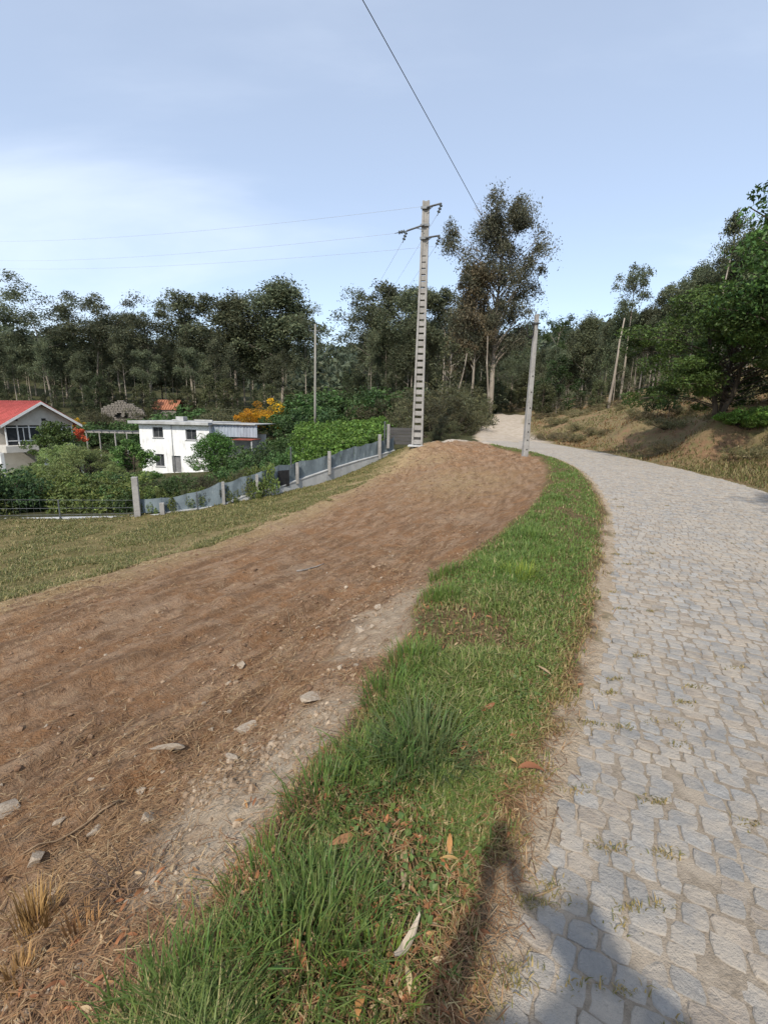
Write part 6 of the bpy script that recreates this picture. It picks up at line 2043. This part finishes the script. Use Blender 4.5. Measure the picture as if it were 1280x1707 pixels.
stick(1000, 1365, 965, 1382, 0.003, 'thin twig lying across sandy road edge')
stick(930, 1350, 908, 1420, 0.003, 'thin dark twig on sand near the shadow tip')
stick(890, 1500, 940, 1480, 0.005, 'pale twig lying inside the photographer\'s shadow edge')
stick(495, 953, 538, 940, 0.014, 'pale stick lying on smooth tractor path', M_DEADW)
stick(310, 1085, 345, 1070, 0.006, 'short brown twig on the tractor path')
stick(430, 1105, 480, 1155, 0.004, 'thin dry stalk lying toward the flat stone')
stick(480, 1020, 500, 1060, 0.004, 'thin dry stalk lying up on the spoil')
stick(200, 1340, 30, 1440, 0.006, 'long brown root lying across the lower left spoil', lift=0.02, wob=0.1)
stick(1010, 1240, 1055, 1290, 0.0025, 'dry straw stem lying on the cobbles')
# curled strip of eucalyptus bark
q0 = ground_hit(672, 1600)
mb = MB()
t = np.linspace(0, 1, 16)
xs_, ys_ = 0.085 * (t - 0.35), 0.045 * np.abs(t - 0.35) ** 1.5 * 2
zc_ = 0.02 + 0.05 * np.abs(t - 0.35)
wv = 0.011 * np.sin(math.pi * np.clip(t, 0.06, 0.94)) + 0.003
cs_ = np.stack([xs_, ys_ + np.where(t < 0.35, -(0.35 - t) * 0.10 + 0.0, 0), zc_], 1)
rows_ = [cs_ + np.stack([0 * t, wv * a_, wv * abs(a_) * 0.8], 1) for a_ in (-1, -0.5, 0, 0.5, 1)]
v = np.concatenate(rows_); v2 = v - [0, 0, 0.002]
q = [[r_ * 16 + i, r_ * 16 + i + 1, (r_ + 1) * 16 + i + 1, (r_ + 1) * 16 + i] for r_ in range(4) for i in range(15)]
mb.add(v * 1.15, q); mb.add(v2 * 1.15, np.array(q)[:, ::-1])
o = mb.build('bark_strip', surf('curled_bark', (0.44, 0.37, 0.29), (0.33, 0.27, 0.20), 14, 0.85, 0.3, 0.003, 60), None, True)
o.location = (q0[0], q0[1], q0[2] + 0.02); o.rotation_euler = (0.1, 0, 0.25)
tag(o, 'curled pale strip of eucalyptus bark lying in the verge grass', 'bark strip')
# dry reed stumps at the lower left, and root tangles
for (px, py, hh, nb, lb) in ((62, 1545, 0.16, 170, 'upright tuft of dry orange stalks at the lower left'), (140, 1560, 0.10, 90, 'shorter tuft of dry orange stalks right of the taller tuft'), (30, 1640, 0.08, 120, 'low dry tuft at the bottom left corner')):
    c_ = ground_hit(px, py); a = rgl.uniform(0, 6.28, nb); rr = 0.07 * np.sqrt(rgl.random(nb))
    P = np.stack([c_[0] + rr * np.cos(a), c_[1] + rr * np.sin(a), np.full(nb, c_[2] - .01)], 1); h = hh * rgl.uniform(.5, 1.2, nb)
    mb = MB(); mb.add(*blades(P, h, rgl.uniform(.003, .006, nb), a, h * rgl.uniform(.05, .5, nb), pick(rgl, nb, [(0.38, 0.22, 0.09), (0.30, 0.17, 0.07)], [.5, .5])))
    tag(mb.build('dry_tuft', M_STRAW, None, False, True), lb, 'dry grass')
for (px, py, lb) in ((605, 1235, 'dark root tangle in the spoil beside the sandy cut'), (215, 1490, 'dark root tangle in a hollow at the lower left')):
    c_ = ground_hit(px, py); mb = MB()
    for k in range(60):
        p0 = c_ + np.append(rgl.normal(0, 0.05, 2), 0.0); p1 = p0 + np.append(rgl.normal(0, 0.11, 2), rgl.uniform(0.0, 0.06))
        mb.tube(bent(rgl, p0, p1, 5, 0.25), np.linspace(0.0035, 0.0012, 5), 4, False)
    tag(mb.build('root_tangle', surf('dark_root', (0.075, 0.05, 0.035), (0.12, 0.08, 0.055), 12, 0.95, 0.2, 0.002, 40), None, True), lb, 'roots')


def joint_weeds():
    rg = np.random.default_rng(91)
    mb = MB()
    for k in range(260):
        r = 0.9 * 12 ** rg.random(); a = R(rg.uniform(5, 45)); x, y = r * math.sin(a), r * math.cos(a)
        z, m = terrain([x], [y])
        if m['s'][0] > 0.02 or m['side'][0] == 0: continue
        near_edge = math.exp(-(m['s'][0] / 0.5) ** 2)
        if rg.random() > 0.16 + 0.6 * near_edge: continue
        nb = rg.integers(15, 60)
        an = rg.uniform(0, 6.28, nb); sp_ = rg.normal(0, 0.022, (nb, 2)) * [1.6, 0.6]
        P = np.column_stack([x + sp_[:, 0], y + sp_[:, 1], np.full(nb, 0.002)])
        P[:, 2] = road_relief(P[:, 0], P[:, 1], np.zeros(nb)) - 0.004
        h = rg.uniform(.006, .022, nb)
        mb.add(*blades(P, h, rg.uniform(.002, .004, nb) * (1 + 0.2 * r), an, h * rg.uniform(.4, 1.6, nb), pick(rg, nb, [(0.22, 0.17, 0.06), (0.30, 0.21, 0.09), (0.14, 0.13, 0.04)], [.4, .35, .25])))
    tag(mb.build('joint_moss', M_STRAW, None, False, True), 'golden moss and weeds in joints of the road setts', 'moss', None, 'stuff')


joint_weeds()


def verge_weeds():
    """clover and broad-leaved weeds low in the verge grass"""
    rg = np.random.default_rng(97)
    x, y, r = polar(rg, 120000, 0.8, 9, -52, 30, 0.85)
    lx = np.interp(y, LE[:, 1], LE[:, 0])
    kk = (x < lx + 0.1) & (x > lx - 2.2)
    x, y, r = x[kk], y[kk], r[kk]
    z, m = terrain(x, y)
    pn = 0.5 + fbm(x * 3.1, y * 3.1, 141, 3)
    i = np.where((m['verge'] > 0.5) & (m['s'] > 0.12) & (pn > 0.54) & (rg.random(len(x)) < 0.35))[0][:1800]
    k = len(i)
    P = np.stack([x[i], y[i], z[i] + rg.uniform(0.008, 0.05, k)], 1)
    v, q, c = leaf_quads(rg, P, rg.uniform(0.014, 0.034, k), (0.115, 0.185, 0.055), 0.85, 0.75, 0.0)
    mb = MB(); mb.add(v, q, None, c)
    tag(mb.build('verge_weeds', M_GRASS, None, False, True), 'small round-leaved weeds low among the verge grass', 'weeds', None, 'stuff')


verge_weeds()
# ------------------------------------------------------------------ the photographer, whose shadow falls on the road edge
def skin(name, verts, edges, radii, m, parent=None, root=0, sub=2):
    me = bpy.data.meshes.new(name); me.from_pydata([tuple(v) for v in verts], edges, []); me.materials.append(m)
    o = link(name, me, parent)
    sk = o.modifiers.new('skin', 'SKIN'); sk.use_smooth_shade = True
    if not me.skin_vertices: me.attributes.new('dummy', 'FLOAT', 'POINT')
    for i, r in enumerate(radii): me.skin_vertices[0].data[i].radius = (r, r) if np.isscalar(r) else r
    me.skin_vertices[0].data[root].use_root = True
    o.modifiers.new('sub', 'SUBSURF').levels = sub
    o.modifiers['sub'].render_levels = sub
    return o


M_SKIN = surf('skin', (0.50, 0.32, 0.24), (0.45, 0.28, 0.21), 6, 0.6, 0.05, 0.001, 60)
M_HAIR = surf('dark_hair', (0.03, 0.022, 0.017), (0.045, 0.034, 0.026), 20, 0.7, 0.3, 0.004, 90, (1, 1, 0.2))
M_JACKET = surf('navy_jacket', (0.025, 0.03, 0.045), (0.035, 0.04, 0.058), 6, 0.85, 0.3, 0.004, 25)
M_JEANS = surf('blue_jeans', (0.05, 0.07, 0.12), (0.07, 0.09, 0.14), 8, 0.9, 0.3, 0.003, 60)
M_SHOE = surf('dark_shoes', (0.03, 0.028, 0.026), (0.045, 0.042, 0.04), 8, 0.8, 0.2, 0.003, 40)
PX, PY = 0.16, -0.50
GZP = max(gz(PX - 0.12, PY), gz(PX + 0.12, PY), 0.0)
per = thing('person', 'person in a navy jacket photographing with a raised phone, seen by shadow only', 'person', (PX, PY, GZP))
# torso, head, arms and legs as one continuous body; x right, y forward, z up, feet at 0
hands = {'l': np.array([-0.036 - PX, -0.05 - PY, 1.50 - GZP]), 'r': np.array([0.036 - PX, -0.05 - PY, 1.50 - GZP])}
V = [(0, 0, 0.95), (0, 0.005, 1.08), (0, 0.01, 1.22), (0, 0.0, 1.36), (0, 0.005, 1.46), (0, 0.02, 1.52), (0, 0.035, 1.60), (0, 0.04, 1.685)]
Rd = [(0.155, 0.115), (0.14, 0.10), (0.155, 0.11), (0.165, 0.105), (0.07, 0.065), (0.062, 0.066), (0.078, 0.095), (0.066, 0.08)]
E_ = [(i, i + 1) for i in range(7)]
for s_, k in ((-1, 'l'), (1, 'r')):
    b0 = len(V)
    elbow = np.array([s_ * (0.40 if k == 'l' else 0.30), 0.19, 1.24])
    wrist = hands[k] + np.array([s_ * 0.015, -0.085, -0.055])
    V += [(s_ * 0.185, 0.0, 1.385), tuple((np.array([s_ * 0.185, 0, 1.385]) + elbow) / 2), tuple(elbow), tuple((elbow + wrist) / 2), tuple(wrist)]
    Rd += [0.072, 0.064, 0.056, 0.05, 0.036]
    E_ += [(3, b0), (b0, b0 + 1), (b0 + 1, b0 + 2), (b0 + 2, b0 + 3), (b0 + 3, b0 + 4)]
for s_ in (-1, 1):
    b0 = len(V)
    V += [(s_ * 0.095, 0, 0.86), (s_ * 0.10, 0.01, 0.68), (s_ * 0.105, 0.015, 0.49), (s_ * 0.11, -0.005, 0.32), (s_ * 0.115, -0.01, 0.09), (s_ * 0.12, 0.07, 0.045), (s_ * 0.13, 0.16, 0.032)]
    Rd += [0.092, 0.078, 0.06, 0.058, 0.042, 0.044, 0.034]
    E_ += [(0, b0)] + [(b0 + i, b0 + i + 1) for i in range(6)]
body = skin('body', V, E_, Rd, M_JACKET, per)
body.data.materials.clear()
mbod, ntb, bb = mat('clothes_and_skin')
tc = nd(ntb, 'ShaderNodeTexCoord'); sep = nd(ntb, 'ShaderNodeSeparateXYZ'); ntb.links.new(tc.outputs['Object'], sep.inputs[0])
cc = mixc(ntb, rngmap(ntb, sep.outputs['Z'], 0.925, 0.935), (0.06, 0.08, 0.13), (0.028, 0.033, 0.05))
cc = mixc(ntb, rngmap(ntb, sep.outputs['Z'], 1.475, 1.485), cc, (0.48, 0.31, 0.23))
cc = mixc(ntb, rngmap(ntb, sep.outputs['Z'], 0.085, 0.075), cc, (0.035, 0.032, 0.03))
ntb.links.new(cc, bb.inputs['Base Color']); bb.inputs['Roughness'].default_value = 0.8
bump(ntb, bb, noise(ntb, 30, 4, 0.6, 'obj'), 0.25, 0.004)
body.data.materials.append(mbod)
# hands: palm, four bent fingers of different length and a thumb, closed on the phone
for s_, k in ((-1, 'l'), (1, 'r')):
    w = hands[k] + np.array([s_ * 0.015, -0.085, -0.055]); h = hands[k]
    Vh = [tuple(w), tuple(w * 0.45 + h * 0.55), tuple(h + np.array([s_ * 0.012, -0.022, -0.01]))]
    Rh = [0.027, (0.030, 0.018), (0.034, 0.015)]
    Eh = [(0, 1), (1, 2)]
    for f, (dz, ln) in enumerate(((0.030, 0.9), (0.010, 1.0), (-0.012, 0.95), (-0.032, 0.75))):
        b0 = len(Vh)
        base = h + np.array([s_ * 0.014, -0.014, dz])
        Vh += [tuple(base), tuple(base + np.array([s_ * 0.006, 0.022 * ln, 0.004])), tuple(base + np.array([-s_ * 0.018 * ln, 0.030 * ln, 0.003])), tuple(base + np.array([-s_ * 0.036 * ln, 0.024 * ln, 0.0]))]
        Rh += [0.010, 0.0092, 0.0085, 0.0075]; Eh += [(2, b0), (b0, b0 + 1), (b0 + 1, b0 + 2), (b0 + 2, b0 + 3)]
    b0 = len(Vh)
    Vh += [tuple(h + np.array([-s_ * 0.006, -0.045, -0.02])), tuple(h + np.array([-s_ * 0.020, -0.036, 0.004])), tuple(h + np.array([-s_ * 0.034, -0.022, 0.018]))]
    Rh += [0.012, 0.0105, 0.0085]; Eh += [(1, b0), (b0, b0 + 1), (b0 + 1, b0 + 2)]
    # keep every finger behind the lens plane
    skin('hand', Vh, Eh, Rh, M_SKIN, body, 1, 2)
hb = MB()
u, vv = np.meshgrid(np.linspace(0, 2 * math.pi, 24, endpoint=False), np.linspace(0.02, 0.98, 10))
th = vv * math.pi * 0.62
P = np.stack([0.088 * np.sin(th) * np.cos(u), 0.035 + 0.108 * np.sin(th) * np.sin(u) - 0.012, 1.625 + 0.118 * np.cos(th) + 0.03 * np.maximum(0, np.sin(u)) * np.sin(th)], -1).reshape(-1, 3)
q = [[r_ * 24 + c_, r_ * 24 + (c_ + 1) % 24, (r_ + 1) * 24 + (c_ + 1) % 24, (r_ + 1) * 24 + c_] for r_ in range(9) for c_ in range(24)]
hb.add(P, q); hb.build('hair', M_HAIR, body, True)
for nm, pts in (('nose', [((0, 0.125, 1.625), 0.008), ((0, 0.145, 1.598), 0.014), ((0, 0.13, 1.588), 0.012)]), ('mouth', [((-0.022, 0.122, 1.562), 0.005), ((0, 0.130, 1.562), 0.008), ((0.022, 0.122, 1.562), 0.005)])):
    m_ = MB(); m_.tube(np.array([p_[0] for p_ in pts]), [p_[1] for p_ in pts], 8); m_.build(nm, M_SKIN, body, True)
for s_ in (-1, 1):
    m_ = MB(); m_.tube(np.array([[s_ * 0.032, 0.108, 1.628], [s_ * 0.032, 0.124, 1.628]]), [0.013, 0.006], 10); m_.build('eye', M_GLASSY, body, True)
    m_ = MB(); m_.tube(np.array([[s_ * 0.078, 0.035, 1.60], [s_ * 0.093, 0.028, 1.622], [s_ * 0.090, 0.032, 1.645]]), [0.010, 0.017, 0.010], 8); m_.build('ear', M_SKIN, body, True)
# the phone in the raised hands, its lens at the camera
ph = thing('smartphone', 'black smartphone held up in both raised hands of the photographer', 'phone', (0, 0, 1.535))
mb = MB(); mb.box((0, 0, 0), (0.075, 0.009, 0.155), bevel=0.003)
o = mb.build('case', M_BLACK, ph)
mb = MB(); mb.box((0, -0.0055, 0), (0.069, 0.0016, 0.148)); mb.build('screen', M_DARKGL, ph)
ph.location = (0, -0.045, 1.555); ph.rotation_euler = (PITCH, 0, 0)
